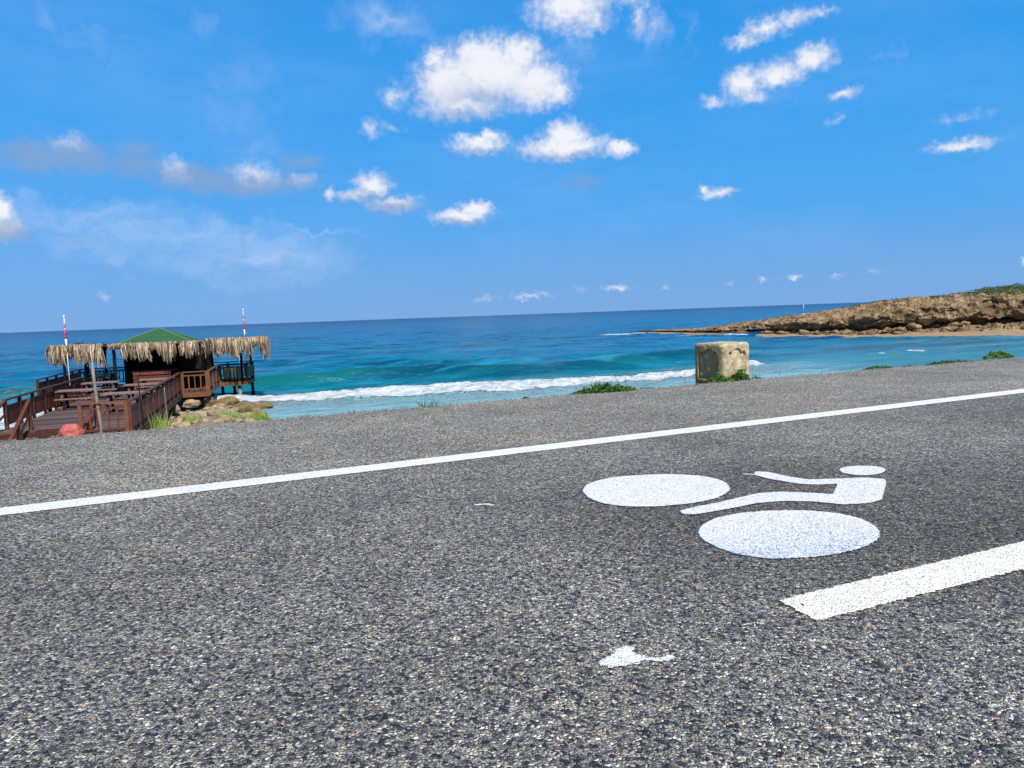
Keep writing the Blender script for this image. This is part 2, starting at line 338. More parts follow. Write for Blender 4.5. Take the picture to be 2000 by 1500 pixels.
def mat_water():
    t = material('sea_water'); P = t.pos()
    cr = t.attr('depth'); milky = t.attr('milky'); foam = t.attr('foam'); lace = t.attr('lace')
    x, y, z = t.sep(P)
    ang = R(-18)
    s = t.math('ADD', t.math('MULTIPLY', x, math.cos(ang)), t.math('MULTIPLY', y, -math.sin(ang)))
    u = t.math('ADD', t.math('MULTIPLY', x, math.sin(ang)), t.math('MULTIPLY', y, math.cos(ang)))
    S = t.comb(s, u, 0.0)
    # colour by depth: deep navy out, azure, turquoise, then sandy green
    c = t.ramp(cr, [(0, (.022, .19, .22)), (.16, (.005, .150, .220)), (.34, (.001, .120, .255)), (.60, (.0004, .085, .260)), (.80, (.0004, .038, .155)), (.92, (.0004, .018, .085)), (1, (.0004, .010, .055))])
    pat = t.noise(t.vmath('MULTIPLY', S, (.022, .060, 0)), 1.0, 5, .6, .4)
    c = t.mix(t.math('MULTIPLY', t.rng(pat, .42, .60, 0, .6), t.rng(cr, .95, .7)), c, (.002, .15, .19))
    c = t.mix(t.math('MULTIPLY', t.attr('crest'), .75), c, (.002, .085, .075))  # green of light shining through thin swell crests, painted into the colour
    pat2 = t.noise(t.vmath('MULTIPLY', S, (.055, .22, 0)), 1.0, 6, .62, .6)
    c = t.mix(t.math('MULTIPLY', t.rng(pat2, .48, .58, 0, .85), t.rng(cr, .08, .25)), c, (.0004, .028, .095))
    pat3 = t.noise(t.vmath('MULTIPLY', S, (.11, .50, 0)), 1.0, 6, .65, .7)
    c = t.mix(t.math('MULTIPLY', t.rng(pat3, .54, .66, 0, .55), t.rng(cr, .98, .6)), c, (.03, .24, .40))
    c = t.mix(milky, c, (.16, .30, .33))
    # ripples and chop
    b1 = t.noise(t.vmath('MULTIPLY', S, (.30, .85, 0)), 1.0, 4, .55, .5)
    b2 = t.noise(t.vmath('MULTIPLY', S, (1.6, 3.6, 0)), 1.0, 5, .6, .4)
    b3 = t.noise(t.vmath('MULTIPLY', S, (.045, .17, 0)), 1.0, 3, .5, .3)
    h = t.math('ADD', t.math('MULTIPLY', b1, .55), t.math('MULTIPLY', b2, .10))
    h = t.math('MULTIPLY_ADD', b3, 2.6, h)
    nrm = t.bump(h, 1.0, .9)
    # foam
    fn = t.noise(t.vmath('MULTIPLY', S, (1.3, 2.8, 0)), 1.0, 7, .68, .4)
    fv = t.voro(t.vmath('MULTIPLY_ADD', t.noise(P, 1.5, 3, .5, w='Color'), (.5, .5, .5), P), 2.2, 'DISTANCE_TO_EDGE')
    k = t.rng(t.math('ADD', foam, t.math('MULTIPLY_ADD', fn, 1.5, -.78)), .38, .60, 0, 1, True)
    lc = t.math('MULTIPLY', t.math('MULTIPLY', lace, t.rng(fv, .10, .02)), t.rng(fn, .42, .62))
    ls = t.math('MULTIPLY', lace, t.rng(t.noise(t.vmath('MULTIPLY', S, (.35, 2.4, 0)), 1.0, 5, .6, .3), .57, .68))
    k = t.math('MAXIMUM', k, t.math('MAXIMUM', lc, ls))
    c = t.mix(k, c, t.mix(t.rng(fn, .38, .60), (.46, .56, .62), (.80, .83, .85)))
    fb = t.bump(t.math('MULTIPLY', fn, k), 1.0, .6, nrm)
    t.p.inputs['IOR'].default_value = 1.33
    return fin(t, c, t.math('MULTIPLY_ADD', k, .6, .22), fb, .13)

def mat_wood(name, a, b, sc=1.0, rough=.6, spec=.35):
    t = material(name); P = t.objco(); r = t.island()
    g = t.noise(t.vmath('MULTIPLY', P, (3*sc, 3*sc, 1.2*sc)), 4, 5, .65, .5)
    c = t.mix(t.rng(g, .3, .7), a, b)
    k = t.rng(r, 0, 1, .55, 1.5)
    c = t.vmath('SCALE', c); t.l.new(k, c.node.inputs['Scale'])
    return fin(t, c, rough, t.bump(g, .4, .02), spec)

def mat_rock(name, a, b, c_, sc=1.0, dark=(.03, .024, .018), strength=.8, shelf=False):
    t = material(name); P = t.pos()
    n1 = t.noise(P, .9*sc, 8, .65, .6); n2 = t.noise(P, 6*sc, 6, .7, .3); v = t.voro(P, 3.0*sc, 'F1')
    c = t.ramp(n1, [(.30, a), (.5, b), (.68, c_)])
    r = t.attr('tone')
    c = t.mix(t.rng(n2, .56, .74, 0, .8), c, dark)
    c = t.mix(t.rng(t.noise(P, 2.3*sc, 4, .6), .60, .72, 0, .5), c, tuple(min(1, x*1.45) for x in c_))
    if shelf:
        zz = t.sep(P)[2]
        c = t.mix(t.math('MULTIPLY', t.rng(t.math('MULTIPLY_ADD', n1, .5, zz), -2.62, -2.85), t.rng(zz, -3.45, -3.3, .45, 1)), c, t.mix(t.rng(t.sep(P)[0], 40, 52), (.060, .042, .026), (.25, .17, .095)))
    h = t.math('ADD', n2, t.math('MULTIPLY', v, .6))
    return fin(t, c, .92, t.bump(h, strength, .22/sc), .15)

def mat_leaf(name, a, b, dry=None, dryp=.15):
    t = material(name); r = t.island()
    c = t.mix(r, a, b)
    if dry: c = t.mix(t.math('GREATER_THAN', t.math('FRACT', t.math('MULTIPLY', r, 17.3)), 1-dryp), c, dry)
    fin(t, c, .55, None, .3)
    tl = t.n.new('ShaderNodeBsdfTranslucent'); t.l.new(c, tl.inputs[0])
    mx = t.n.new('ShaderNodeMixShader'); mx.inputs[0].default_value = .3
    t.l.new(t.p.outputs[0], mx.inputs[1]); t.l.new(tl.outputs[0], mx.inputs[2]); t.l.new(mx.outputs[0], t.o.inputs['Surface'])
    return t.m
def mat_thatch():
    t = material('palm_thatch'); r = t.island(); P = t.pos()
    c = t.ramp(r, [(0, (.05, .034, .023)), (.25, (.15, .106, .070)), (.55, (.28, .210, .140)), (.8, (.41, .325, .225)), (1, (.55, .47, .36))])
    n = t.noise(t.vmath('MULTIPLY', P, (1, 1, .25)), 3.5, 4, .6); c = t.mix(t.rng(n, .50, .66, 0, .55), c, (.16, .105, .065))
    return fin(t, c, .85, None, .15)
def mat_plain(name, c, rough=.6, var=.15, sc=6, spec=.4):
    t = material(name); n = t.noise(t.objco(), sc, 5, .6)
    cc = t.mix(t.rng(n, .3, .7), tuple(x*(1-var) for x in c), tuple(min(1, x*(1+var)) for x in c))
    return fin(t, cc, rough, t.bump(n, .2, .01), spec)

M = {
 'asphalt': mat_asphalt(),
 'water': mat_water(),
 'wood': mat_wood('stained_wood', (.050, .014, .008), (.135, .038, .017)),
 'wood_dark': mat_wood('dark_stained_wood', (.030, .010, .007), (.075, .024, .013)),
 'wood_light': mat_wood('sunlit_stained_wood', (.10, .036, .015), (.19, .075, .028)),  # lighter copy of the stained wood, its sunlit tone put into the colour
 'decking': mat_wood('weathered_decking', (.06, .036, .032), (.115, .075, .066), rough=.7),
 'tabletop': mat_wood('weathered_tabletop', (.12, .072, .060), (.22, .15, .13), rough=.65),
 'grey_wood': mat_wood('grey_pole_wood', (.13, .105, .085), (.26, .22, .18)),
 'black_wood': mat_wood('black_shade_wood', (.008, .006, .005), (.018, .013, .010), rough=.85, spec=.1),  # near black: deep shade under the canopy is put into this colour
 'stilt': mat_wood('stilt_wood', (.13, .10, .085), (.24, .18, .15)),
 'thatch': mat_thatch(),
 'rock_cliff': mat_rock('cliff_limestone', (.075, .048, .027), (.26, .172, .090), (.49, .35, .205), .62, (.018, .013, .010), 1.0, True),
 'bank': mat_rock('bank_soil', (.16, .12, .08), (.27, .205, .14), (.36, .29, .21), 2.2),
 'stone_pale': mat_rock('pale_stone', (.20, .145, .085), (.33, .25, .155), (.46, .37, .25), 2.5, (.07, .05, .03), .8),
 'boulder': mat_rock('brown_boulder', (.10, .075, .030), (.20, .145, .065), (.30, .22, .12), 2.2, (.028, .024, .014), .7),
 'sand': mat_plain('wet_sand', (.29, .20, .12), .9, .25, 1.2, .2),
 'leaf': mat_leaf('weed_leaf', (.045, .14, .014), (.15, .31, .05), (.20, .17, .07), .12),
 'leaf_dark': mat_leaf('dark_weed_leaf', (.025, .085, .014), (.085, .20, .035), (.13, .13, .05), .08),
 'grass_b': mat_leaf('bright_grass', (.14, .30, .02), (.32, .50, .08), (.40, .38, .16), .2),
 'stalk': mat_plain('dry_stalk', (.14, .12, .08), .8),
 'stone_grit': mat_plain('grit', (.16, .145, .12), .9, .5, 14, .2),
 'green_roof': mat_plain('green_roof_felt', (.026, .088, .036), .8, .12, 1.5, .25),
 'ridge': mat_plain('ridge_trim', (.12, .22, .07), .6),
 'white': mat_plain('white_flag_cloth', (.80, .80, .80), .6, .05),
 'red': mat_plain('red_flag_cloth', (.62, .035, .06), .6, .1),
 'yellow': mat_plain('yellow_board', (.80, .62, .18), .5, .1),
 'cream': mat_plain('cream_slat', (.92, .80, .52), .5, .08),
 'shrub': mat_leaf('shrub_leaf', (.08, .15, .02), (.20, .28, .05), (.20, .18, .08), .15),
 'shrub_far': mat_leaf('far_shrub_leaf', (.040, .085, .020), (.10, .16, .045), (.12, .12, .05), .1),
}

# ================================================================== LARGE STRUCTURE
# ---- terrain (bank below the road, rubble spit under the deck, sea floor)
def land_z(x, y):
    q = (x-E0.x)*EN.x + (y-E0.y)*EN.y; s = (x-E0.x)*ED.x + (y-E0.y)*ED.y
    rx, ry = x-DO.x, y-DO.y
    u = -rx*math.sin(DA)+ry*math.cos(DA); v = rx*math.cos(DA)+ry*math.sin(DA)
    # bank
    bank = -0.07 - 2.45*sst(q, .12, 4.2) - 3.2*sst(q, 4.5, 16)
    # spit carrying the deck
    L = np.minimum(16.5-u, 3.5 - .05*u - v + 7*sst(u, 6, -10))
    L = np.minimum(L, v+5.0 + 9*sst(u, 9, 3))
    spit = -2.42 - .045*np.clip(u, 0, 20) - .22*sst(v, 1.5, .3)*sst(u, .5, 3) - 1.9*sst(-L, -1.2, 4.5) - .4*sst(u, 14, 19)
    z = np.where(q < 3.5, bank, np.maximum(bank, spit))
    z = z + (fbm2(x*.9, y*.9, 4, 3)-.5)*.28*sst(q, .3, 2) + (fbm2(x*5, y*5, 3, 5)-.5)*.05*sst(q, .05, .5)
    return z
def land_pt(x, y): return float(land_z(np.array([x]), np.array([y]))[0])
ss = np.concatenate([np.linspace(-260, -34, 40), np.linspace(-33, 22, 330), np.linspace(22.5, 260, 90)])
qq = np.concatenate([np.linspace(-200, -8, 14), np.linspace(-7, -.05, 8), np.linspace(0, 42, 250), np.linspace(43, 60, 12)])
S_, Q_ = np.meshgrid(ss, qq, indexing='ij')
X_ = E0.x+ED.x*S_+EN.x*Q_; Y_ = E0.y+ED.y*S_+EN.y*Q_
Z_ = np.where(Q_ < 0, -.07, land_z(X_, Y_))
grid_mesh('ground', np.stack([X_, Y_, Z_], -1).reshape(-1, 3), len(ss), len(qq), M['bank'], kind='structure')

# ---- road: one asphalt sheet with a crumbled rim
ss = np.concatenate([np.linspace(-150, -7, 60), np.arange(-6.9, 24, .03), np.linspace(24.2, 200, 120)])
qv = np.array([0, -.02, -.05, -.12, -.4, -1.5, -4, -9, -14.])
rag = (fbm2(ss*1.3, ss*0, 3, 11)-.5)*.16 + (fbm2(ss*14, ss*0, 3, 12)-.5)*.055
co = []
for i, s in enumerate(ss):
    for j, q in enumerate(qv):
        k = max(0, 1+q/.12); p = E0+ED*s+EN*(q + rag[i]*k)
        co.append((p.x, p.y, -.05 if j == 0 else (-.012 if j == 1 else 0)))
grid_mesh('road', co, len(ss), len(qv), M['asphalt'], kind='structure', smooth=False)
ss_road, rag_road = ss.copy(), rag.copy()
# flatten rim row: row 0 lies below the surface so the sheet ends in a small broken step

# ---- sea
AX = R(-20); sE = (math.cos(AX), -math.sin(AX)); sN = (math.sin(AX), math.cos(AX))
ang = np.radians(np.concatenate([np.linspace(-110, -38, 60, endpoint=False), np.linspace(-38, 38, 900, endpoint=False), np.linspace(38, 110, 60)]))
rr = np.concatenate([np.linspace(6, 28, 30, endpoint=False), np.arange(28, 72, .17), np.geomspace(72.2, 420, 190), np.geomspace(430, 60000, 70)])
A_, R_ = np.meshgrid(ang, rr, indexing='ij')
X_ = R_*np.sin(A_); Y_ = R_*np.cos(A_)
s_ = X_*sE[0]+Y_*sE[1]; t_ = X_*sN[0]+Y_*sN[1]
near = sst(R_, 420, 140)
ch = (fbm2(s_*.16, t_*.55, 5, 21)-.5)*.55 + (fbm2(s_*.6+3, t_*1.5, 3, 31)-.5)*.14
calm = 1-.55*sst(s_, 30, 44)*sst(R_, 120, 70)
Z_ = SEA + ch*near*calm*.9
def crest(tc, amp, wf, wb):
    d = t_-tc
    return amp*np.where(d < 0, np.exp(-(d/wf)**2), np.exp(-(d/wb)**2))
jig = (fbm2(s_*.12, s_*0+2, 4, 41)-.5)
ex = sst(Y_, 5, 15)
# breaking line
tf = np.interp(s_, [-40, -20, -13, -6, 1.2, 6, 14.7, 27.4, 33, 37, 60], [48, 46, 45, 44.3, 43.0, 41.6, 40.6, 41.7, 43.2, 45.3, 58]) + jig*1.8
fa = sst(s_, 38, 35.5)*(.75+.5*fbm2(s_*.25, s_*0, 3, 44))
Z_ += crest(tf+1.1, (.30*fa), .65, 1.7)
# unbroken swells
sw = np.interp(s_, [-40, -14, 0, 6, 12, 18, 31, 45, 70], [57, 55.3, 54, 53, 53.2, 51, 52.6, 56, 66]) + jig*2.2
Z_ += crest(sw, 1.0*(.25+1.0*fbm2(s_*.09, s_*0+5, 2, 47))*sst(s_, 55, 38), 1.15, 3.0)
Z_ += crest(sw+13+jig*6, .6*fbm2(s_*.07, s_*0+9, 2, 48)*1.3*sst(s_, 60, 30), 1.6, 3.5)
Z_ += crest(sw+29-jig*9, .6*fbm2(s_*.06, s_*0+14, 2, 49)*1.3, 1.9, 4)
d = t_-tf
foam = sst(d, -.25, .15)*sst(d, 1.75+jig*2.2, .8+jig)*np.clip(fa, 0, 1.0)
lace = np.clip(.8*sst(d, 7.5, 1.5)*sst(d, -.5, .5) + .55*sst(d, -5.5, -.3)*sst(d, .3, -.2), 0, 1)*sst(s_, 40, 34)
left = sst(s_, -6.5, -10.5)
foam = np.maximum(foam, left*sst(t_, 37, 38.5)*sst(t_, 51, 47)*1.0)
lace = np.maximum(lace, left*.9*sst(t_, 58, 51))
crest_t = np.clip(np.exp(-((t_-sw+.6)/.75)**2)*sst(s_, 55, 38)*(.35+.9*fbm2(s_*.09, s_*0+5, 2, 47)) + .5*np.exp(-((t_-sw-13-jig*6)/1.3)**2)*fbm2(s_*.07, s_*0+9, 2, 48), 0, 1)  # mask for the painted through-light on the swells
def spot(x, y, a, b, k=1.0):
    global foam
    ds = (s_-(x*sE[0]+y*sE[1]))/a; dt = (t_-(x*sN[0]+y*sN[1]))/b
    foam = np.maximum(foam, k*np.clip(1.5-np.sqrt(ds**2+dt**2), 0, 1))
spot(35.1, 64.4, .85, .9); spot(31.2, 62.3, .35, .4, .8); spot(39.2, 67.6, .3, .4, .8)
spot(19.4, 137, 3.4, 1.1); spot(24, 140.5, 3, 1.0); spot(30.3, 113, 2.6, .9); spot(33.5, 110.5, 2.4, .8); spot(28, 116, 1.6, .7, .8)
Z_ += .22*np.clip(foam, 0, 1)*(near > .5)*fbm2(X_*2.2, Y_*2.2, 3, 61)
lg = np.log(np.clip(t_*.93+R_*.07, 30, 1e5))
depth = np.interp(lg, np.log([30, 42, 50, 60, 80, 120, 220, 500, 1200, 5000]), [.02, .10, .17, .26, .38, .46, .58, .72, .88, 1])
milky = .75*sst(d, 1.0, -.6)*sst(s_, 45, 33) + .18*sst(d, 9, 1)
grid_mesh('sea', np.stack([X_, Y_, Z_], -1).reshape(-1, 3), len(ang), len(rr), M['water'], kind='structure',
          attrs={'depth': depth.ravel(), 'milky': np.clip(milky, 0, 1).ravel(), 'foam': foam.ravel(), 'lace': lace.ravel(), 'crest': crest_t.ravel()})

# ---- rocky headland (with an undercut wave notch at its foot)
HN = [  # x, y, base offset, base z, lip z, ridge offset, ridge z, back offset, back z
 (22.5, 152, .3, -3.6, -3.5, 2, -3.5, 4, -3.6), (26.5, 143.5, .5, -3.3, -3.0, 3, -2.95, 6, -3.1), (30.5, 128, 1.6, -3.15, -2.65, 5, -2.55, 10, -2.8),
 (34.5, 116, 2.0, -3.1, -2.0, 7, -1.65, 13, -2), (38.6, 107.5, 2.4, -3.05, -1.5, 10, -.75, 18, -1.2), (43.2, 100, 2.8, -3.0, -1.1, 13, .25, 24, .2),
 (47.5, 94.8, 3.6, -2.85, -.5, 16, 1.15, 40, 1.1), (52.5, 89.5, 6, -2.7, .05, 19, 1.3, 48, 1.7), (58.5, 84.5, 11, -2.35, .75, 22, 1.3, 85, 2.5),
 (66, 79.5, 13, -2.2, 1.2, 24, 1.9, 90, 3.1), (80, 73, 13, -2.2, 2.2, 26, 3.4, 95, 6), (105, 66, 12, -2.2, 2.8, 26, 4.5, 95, 8), (150, 62, 10, -2.2, 3, 26, 5, 95, 9)]
HN = np.array(HN); cum = np.concatenate([[0], np.cumsum(np.hypot(np.diff(HN[:, 0]), np.diff(HN[:, 1])))])
ua = np.concatenate([np.arange(0, 86, .17), np.linspace(86.5, cum[-1], 90)])
H_ = [np.interp(ua, cum, HN[:, k]) for k in range(9)]
hco = []; G = (0.5, .866); tone = []
NVP = 0
for i, a in enumerate(ua):
    x0, y0, B, zb, zl, W, zr, W2, z2 = [h[i] for h in H_]
    h = zl-zb; U = min(1.9, .65*h)
    prof = [(-7, -5.2), (-1.0, -3.75), (0, -3.42), (B*.55, -3.4+(zb+3.35)*.45), (B, zb-.02), (B+U, zb+.06*h), (B+U*.95, zb+.15*h), (B+.1, zb+.26*h),
            (B-.1, zb+.40*h), (B+.35, zb+.58*h), (B+.45, zb+.74*h), (B+1.1, zb+.90*h), (B+2.3, zl), ((B+2.3+W)/2, zl+(zr-zl)*.62), (W, zr), ((W+W2)/2, (zr+z2)/2), (W2, z2), (W2+16+max(0, z2)*3, -5.5)]
    cnt = [2, 3, 4, 6, 5, 3, 5, 6, 7, 6, 6, 6, 9, 9, 8, 6, 6]
    for k in range(len(prof)-1):
        for m in range(cnt[k]):
            f = m/cnt[k]; dd = prof[k][0]*(1-f)+prof[k+1][0]*f; z = prof[k][1]*(1-f)+prof[k+1][1]*f
            x = x0+G[0]*dd; y = y0+G[1]*dd
            amp = min(1.5, .14+.50*h)*(1.0 if 3 <= k <= 13 else .55 if k > 13 else .25)
            p = Vector((x*.8, y*.8, z*1.7))
            n1 = noise.fractal(p*.24, .9, 2.2, 5); n2 = 1-abs(noise.noise(p*.55+Vector((9, 0, 0))))*2; n3 = noise.fractal(p*1.15+Vector((0, 7, 0)), .7, 2.1, 4)
            bl = noise.voronoi(Vector((x*.20, y*.20, z*.55)))[0]; edge = bl[1]-bl[0]
            ld = math.sin(z*3.2+1.5*noise.noise(p*.12))
            dr = amp*(.95*n1 + .20*n3 + .22*ld - .42*math.exp(-(edge/.10)**2))
            du = amp*(.30*n3 + .22*n2)
            if k >= 12: dr, du = dr*.25, amp*(.42*n1+.35*n3*.9 - .12*math.exp(-(edge/.10)**2))
            if k < 3: du *= .3
            hco.append((x-G[0]*dr, y-G[1]*dr, z+du))
    hco.append((x0+G[0]*prof[-1][0], y0+G[1]*prof[-1][0], prof[-1][1]))
nvp = len(hco)//len(ua)
hl = grid_mesh('headland', hco, len(ua), nvp, M['rock_cliff'], kind='structure', smooth=False)
# beach at the foot of the cliff
bx = np.linspace(10, cum[-1], 160); bq = np.linspace(-5, 16, 40)
co = []
for a in bx:
    x0, y0, B = [np.interp(a, cum, HN[:, k]) for k in (0, 1, 2)]
    for dd in bq:
        f = dd/max(B, .5); x = x0+G[0]*dd-1.0*G[0]; y = y0+G[1]*dd-1.0*G[1]
        z = -3.44 + (1.02*min(1, max(0, f))**.8 if dd > 0 else .12*dd)*min(1, B/10)**1.5*.9 + (.20 if 0 < f else 0)*(1-min(1, B/10)) + .04*noise.noise(Vector((x*.6, y*.6, 0)))
        co.append((x, y, z))
grid_mesh('beach', co, len(bx), len(bq), M['sand'], kind='structure')
from mathutils.bvhtree import BVHTree
bvh = BVHTree.FromPolygons([Vector(p) for p in hco], [tuple(p.vertices) for p in hl.data.polygons])
def head_z(x, y):
    r = bvh.ray_cast(Vector((x, y, 60)), Vector((0, 0, -1))); return r[0].z if r[0] else None

# ---- low shrubs on the headland
def shrub(name, x, y, z, rx, ry, h, n, leaf, mat, rr_):
    m = MB()
    for _ in range(n):
        a = rr_.uniform(0, 2*math.pi); k = rr_.random()**.5
        px_, py_ = rx*k*math.cos(a)*(.85+.3*math.sin(3*a+x)), ry*k*math.sin(a)
        top = h*(1-k**2.4)*(.75+.5*noise.noise(Vector((x+px_*.8, y+py_*.8, 3))))
        pz = top*rr_.uniform(.45, 1.05)
        e = Euler((rr_.uniform(-.9, .9), rr_.uniform(-.9, .9), rr_.uniform(0, 6.3))).to_matrix()
        L = leaf*rr_.uniform(.6, 1.4)
        q = [e @ Vector(w_) + Vector((px_, py_, pz)) for w_ in ((-L, 0, 0), (0, -L*.45, .1*L), (L, 0, 0), (0, L*.45, .1*L))]
        m.add(q, [(0, 1, 2, 3)])
    o = m.build(name, mat); o.location = (x, y, z); return o
r2 = random.Random(5)
def hp(px, D): return ((px-1000)/1450*D, D)
SH = [(1668, 113, 1.6, .35), (1700, 118, 2.2, .5), (1738, 116, 2.4, .55), (1762, 121, 2.2, .5), (1790, 112, 1.8, .4), (1806, 107, 2.6, .45), (1838, 118, 2.2, .5),
      (1872, 106, 2.7, .65), (1895, 112, 1.9, .5), (1915, 124, 3.2, .9), (1940, 135, 4.2, 1.1), (1968, 122, 3.4, .9), (1990, 110, 3.2, .7), (1985, 142, 5.5, 1.6), (2015, 150, 6, 1.9), (1925, 104, 1.2, .35), (1957, 150, 5, 1.5), (2040, 120, 4, 1)]
where = ['lowest down the ridge near the beach flag', 'second up the ridge from the beach flag', 'on the skyline where the rock flattens', 'behind the first skyline bush', 'small one halfway along the plateau', 'bright patch just above the cliff lip', 'on the skyline above the middle of the cliff', 'bright green mound just behind the cliff lip',
         'small one beside the bright green mound', 'dark one below the highest rise', 'wide one climbing the highest rise', 'in front of the highest rise', 'close to the cliff lip at the right', 'on top of the highest rise', 'last one at the right skyline', 'smallest tuft on the cliff lip', 'crowning the highest rise', 'beyond the right end']
for k, (px, D, rad, h) in enumerate(SH):
    x, y = hp(px, D); z = head_z(x, y)
    if z is None: continue
    o = shrub('shrub', x, y, z-.08, rad, rad*1.5, h*.62, int(260*rad), .14, M['shrub'] if k in (5, 7, 8, 12) else M['shrub_far'], r2)
    tag(o, 'low green headland shrub, '+where[k], 'shrub', 'shrubs on the headland')
m = MB()
for _ in range(9000):
    px = r2.uniform(1640, 2080); D = r2.uniform(99, 165); x, y = hp(px, D)
    cl_ = noise.noise(Vector((x*.16, y*.10, 1))) + .35*(px-1700)/300
    if cl_ < r2.uniform(.10, .5): continue
    z = head_z(x, y)
    if z is None or z < .1: continue
    L = r2.uniform(.08, .2); e = Euler((r2.uniform(-.9, .9), r2.uniform(-.9, .9), r2.uniform(0, 6.3))).to_matrix()
    m.add([e @ Vector(w_)+Vector((x, y, z+r2.uniform(.02, .3))) for w_ in ((-L, 0, 0), (0, -L*.5, 0), (L, 0, 0), (0, L*.5, 0))], [(0, 1, 2, 3)])
tag(m.build('ground_cover', M['shrub_far']), 'sparse low green scrub between rocks on top of the headland', 'scrub', kind='stuff')

# ================================================================== ROAD MARKINGS (painted, flat on the asphalt)
mp_white = mat_paint('white_road_paint', (.76, .77, .77), .40)
mp_old = mat_paint('old_white_road_paint', (.80, .765, .68), .44)
mp_sym = mat_paint('symbol_white_paint', (.76, .765, .765), .42, bluemap=True)
mp_flake = mat_paint('flaked_white_paint', (.72, .75, .78), 1.36)
mp_blue = mat_paint('blue_primer_paint', (.02, .10, .25), .55)
def resample(pts, step, closed=True):
    out = []; n = len(pts)
    for i in range(n if closed else n-1):
        a = Vector(pts[i]); b = Vector(pts[(i+1) % n]); k = max(1, int((b-a).length/step))
        out += [a.lerp(b, j/k) for j in range(k)]
    return out
def smooth_loop(pts, it=2):
    for _ in range(it):
        n = len(pts); pts = [Vector(pts[i]).lerp((Vector(pts[i-1])+Vector(pts[(i+1) % n]))/2, .5) for i in range(n)]
    return pts
def decal(name, pts, z, mat, jit=.003, inset=.014, primer=None, parent=None, smooth=0, grow=0, seed=1, origin=(0, 0)):
    """flat painted patch: crumbly outline, a narrow rim ring, inside filled by triangulation"""
    rj = random.Random(seed)
    pts = resample([Vector((p[0], p[1])) for p in pts], .009)
    if smooth: pts = smooth_loop(pts, smooth)
    n = len(pts); area = sum(pts[i].x*pts[(i+1) % n].y-pts[(i+1) % n].x*pts[i].y for i in range(n))
    sg = 1 if area > 0 else -1
    nor = []
    for i in range(n):
        tt = (pts[(i+3) % n]-pts[i-3]).normalized(); nor.append(Vector((tt.y, -tt.x))*sg)
    outer = [pts[i]+nor[i]*(grow + jit*(noise.noise(Vector((pts[i].x*70, pts[i].y*70, seed)))*1.6+rj.uniform(-.4, .4))) for i in range(n)]
    inner = [pts[i]-nor[i]*inset for i in range(n)]
    from mathutils.geometry import delaunay_2d_cdt
    pv = outer + inner
    ed_ = [(i, (i+1) % n) for i in range(n)]
    vs, es, fs, ov, oe, of = delaunay_2d_cdt(pv, ed_, [], 0, 1e-5, True)
    px_ = np.array([p.x for p in outer]); py_ = np.array([p.y for p in outer]); qx = np.roll(px_, -1); qy = np.roll(py_, -1)
    def inside(c):
        cr_ = (py_ > c.y) != (qy > c.y)
        with np.errstate(divide='ignore', invalid='ignore'): xi = (qx-px_)*(c.y-py_)/(qy-py_)+px_
        return int(np.sum(cr_ & (c.x < xi))) % 2 == 1
    fs = [f for f in fs if inside((vs[f[0]]+vs[f[1]]+vs[f[2]])/3)]
    rimv = [0.0 if (not o_ or min(o_) < n) else 1.0 for o_ in ov]
    me = bpy.data.meshes.new(name)
    fs = [f if (vs[f[1]]-vs[f[0]]).cross(vs[f[2]]-vs[f[0]]) > 0 else f[::-1] for f in fs]
    me.from_pydata([(v.x-origin[0], v.y-origin[1], 0) for v in vs], [], fs); me.update()
    a = me.attributes.new('rim', 'FLOAT', 'POINT'); a.data.foreach_set('value', np.array(rimv, dtype=np.float32))
    if primer is not None:
        vals = [primer(v.co.x+origin[0], v.co.y+origin[1]) for v in me.vertices]
        a = me.attributes.new('primer', 'FLOAT', 'POINT'); a.data.foreach_set('value', np.array(vals, dtype=np.float32))
    me.materials.append(mat)
    o = bpy.data.objects.new(name, me); col.objects.link(o)
    if parent is not None: o.parent = parent; o.location = (0, 0, z)
    else: o.location = (origin[0], origin[1], z)
    return o
def line_pts(a, b, w_, n=0):
    a = Vector(a); b = Vector(b); d = (b-a).normalized(); nn = Vector((-d.y, d.x))*w_/2
    return [a-nn, b-nn, b+nn, a+nn]
# solid edge line; its two rims pass through ground points read off the photograph
ea, eb = Vector((-2.895, 4.085)), Vector((5.44, 7.84)); ed = (eb-ea).normalized()
o = decal('edge_line', line_pts(ea-ed*5, ea+ed*40, .215), .004, mp_white, .0065, .02)
tag(o, 'long solid white edge line painted along the whole road', 'road marking')
# broken centre line: the dash entering at the right, square cut towards the left
da, db = Vector((.905, 2.35)), Vector((1.965, 2.805)); dd_ = (db-da).normalized()
o = decal('centre_dash', [(.880, 2.44), (.935, 2.262), (1.86, 2.652), (4.2, 3.62), (4.12, 3.83), (2.06, 2.955)], .004, mp_old, .0065, .02)
tag(o, 'thick cream white dash of the broken centre line, cut off square at its left end', 'road marking')
WA = [(0.372, 4.086), (0.409, 4.23), (0.48, 4.325), (0.597, 4.404), (0.757, 4.435), (0.943, 4.433), (1.097, 4.365), (1.178, 4.268), (1.202, 4.146), (1.179, 4.001), (1.134, 3.914), (1.035, 3.806), (0.897, 3.73), (0.706, 3.695), (0.553, 3.716), (0.446, 3.804), (0.391, 3.92)]
WB = [(0.802, 3.231), (0.848, 3.338), (0.937, 3.447), (1.069, 3.521), (1.227, 3.547), (1.397, 3.533), (1.538, 3.459), (1.601, 3.336), (1.594, 3.197), (1.562, 3.11), (1.503, 3.03), (1.405, 2.945), (1.285, 2.887), (1.148, 2.852), (1.005, 2.849), (0.901, 2.904), (0.829, 3.017), (0.798, 3.126)]
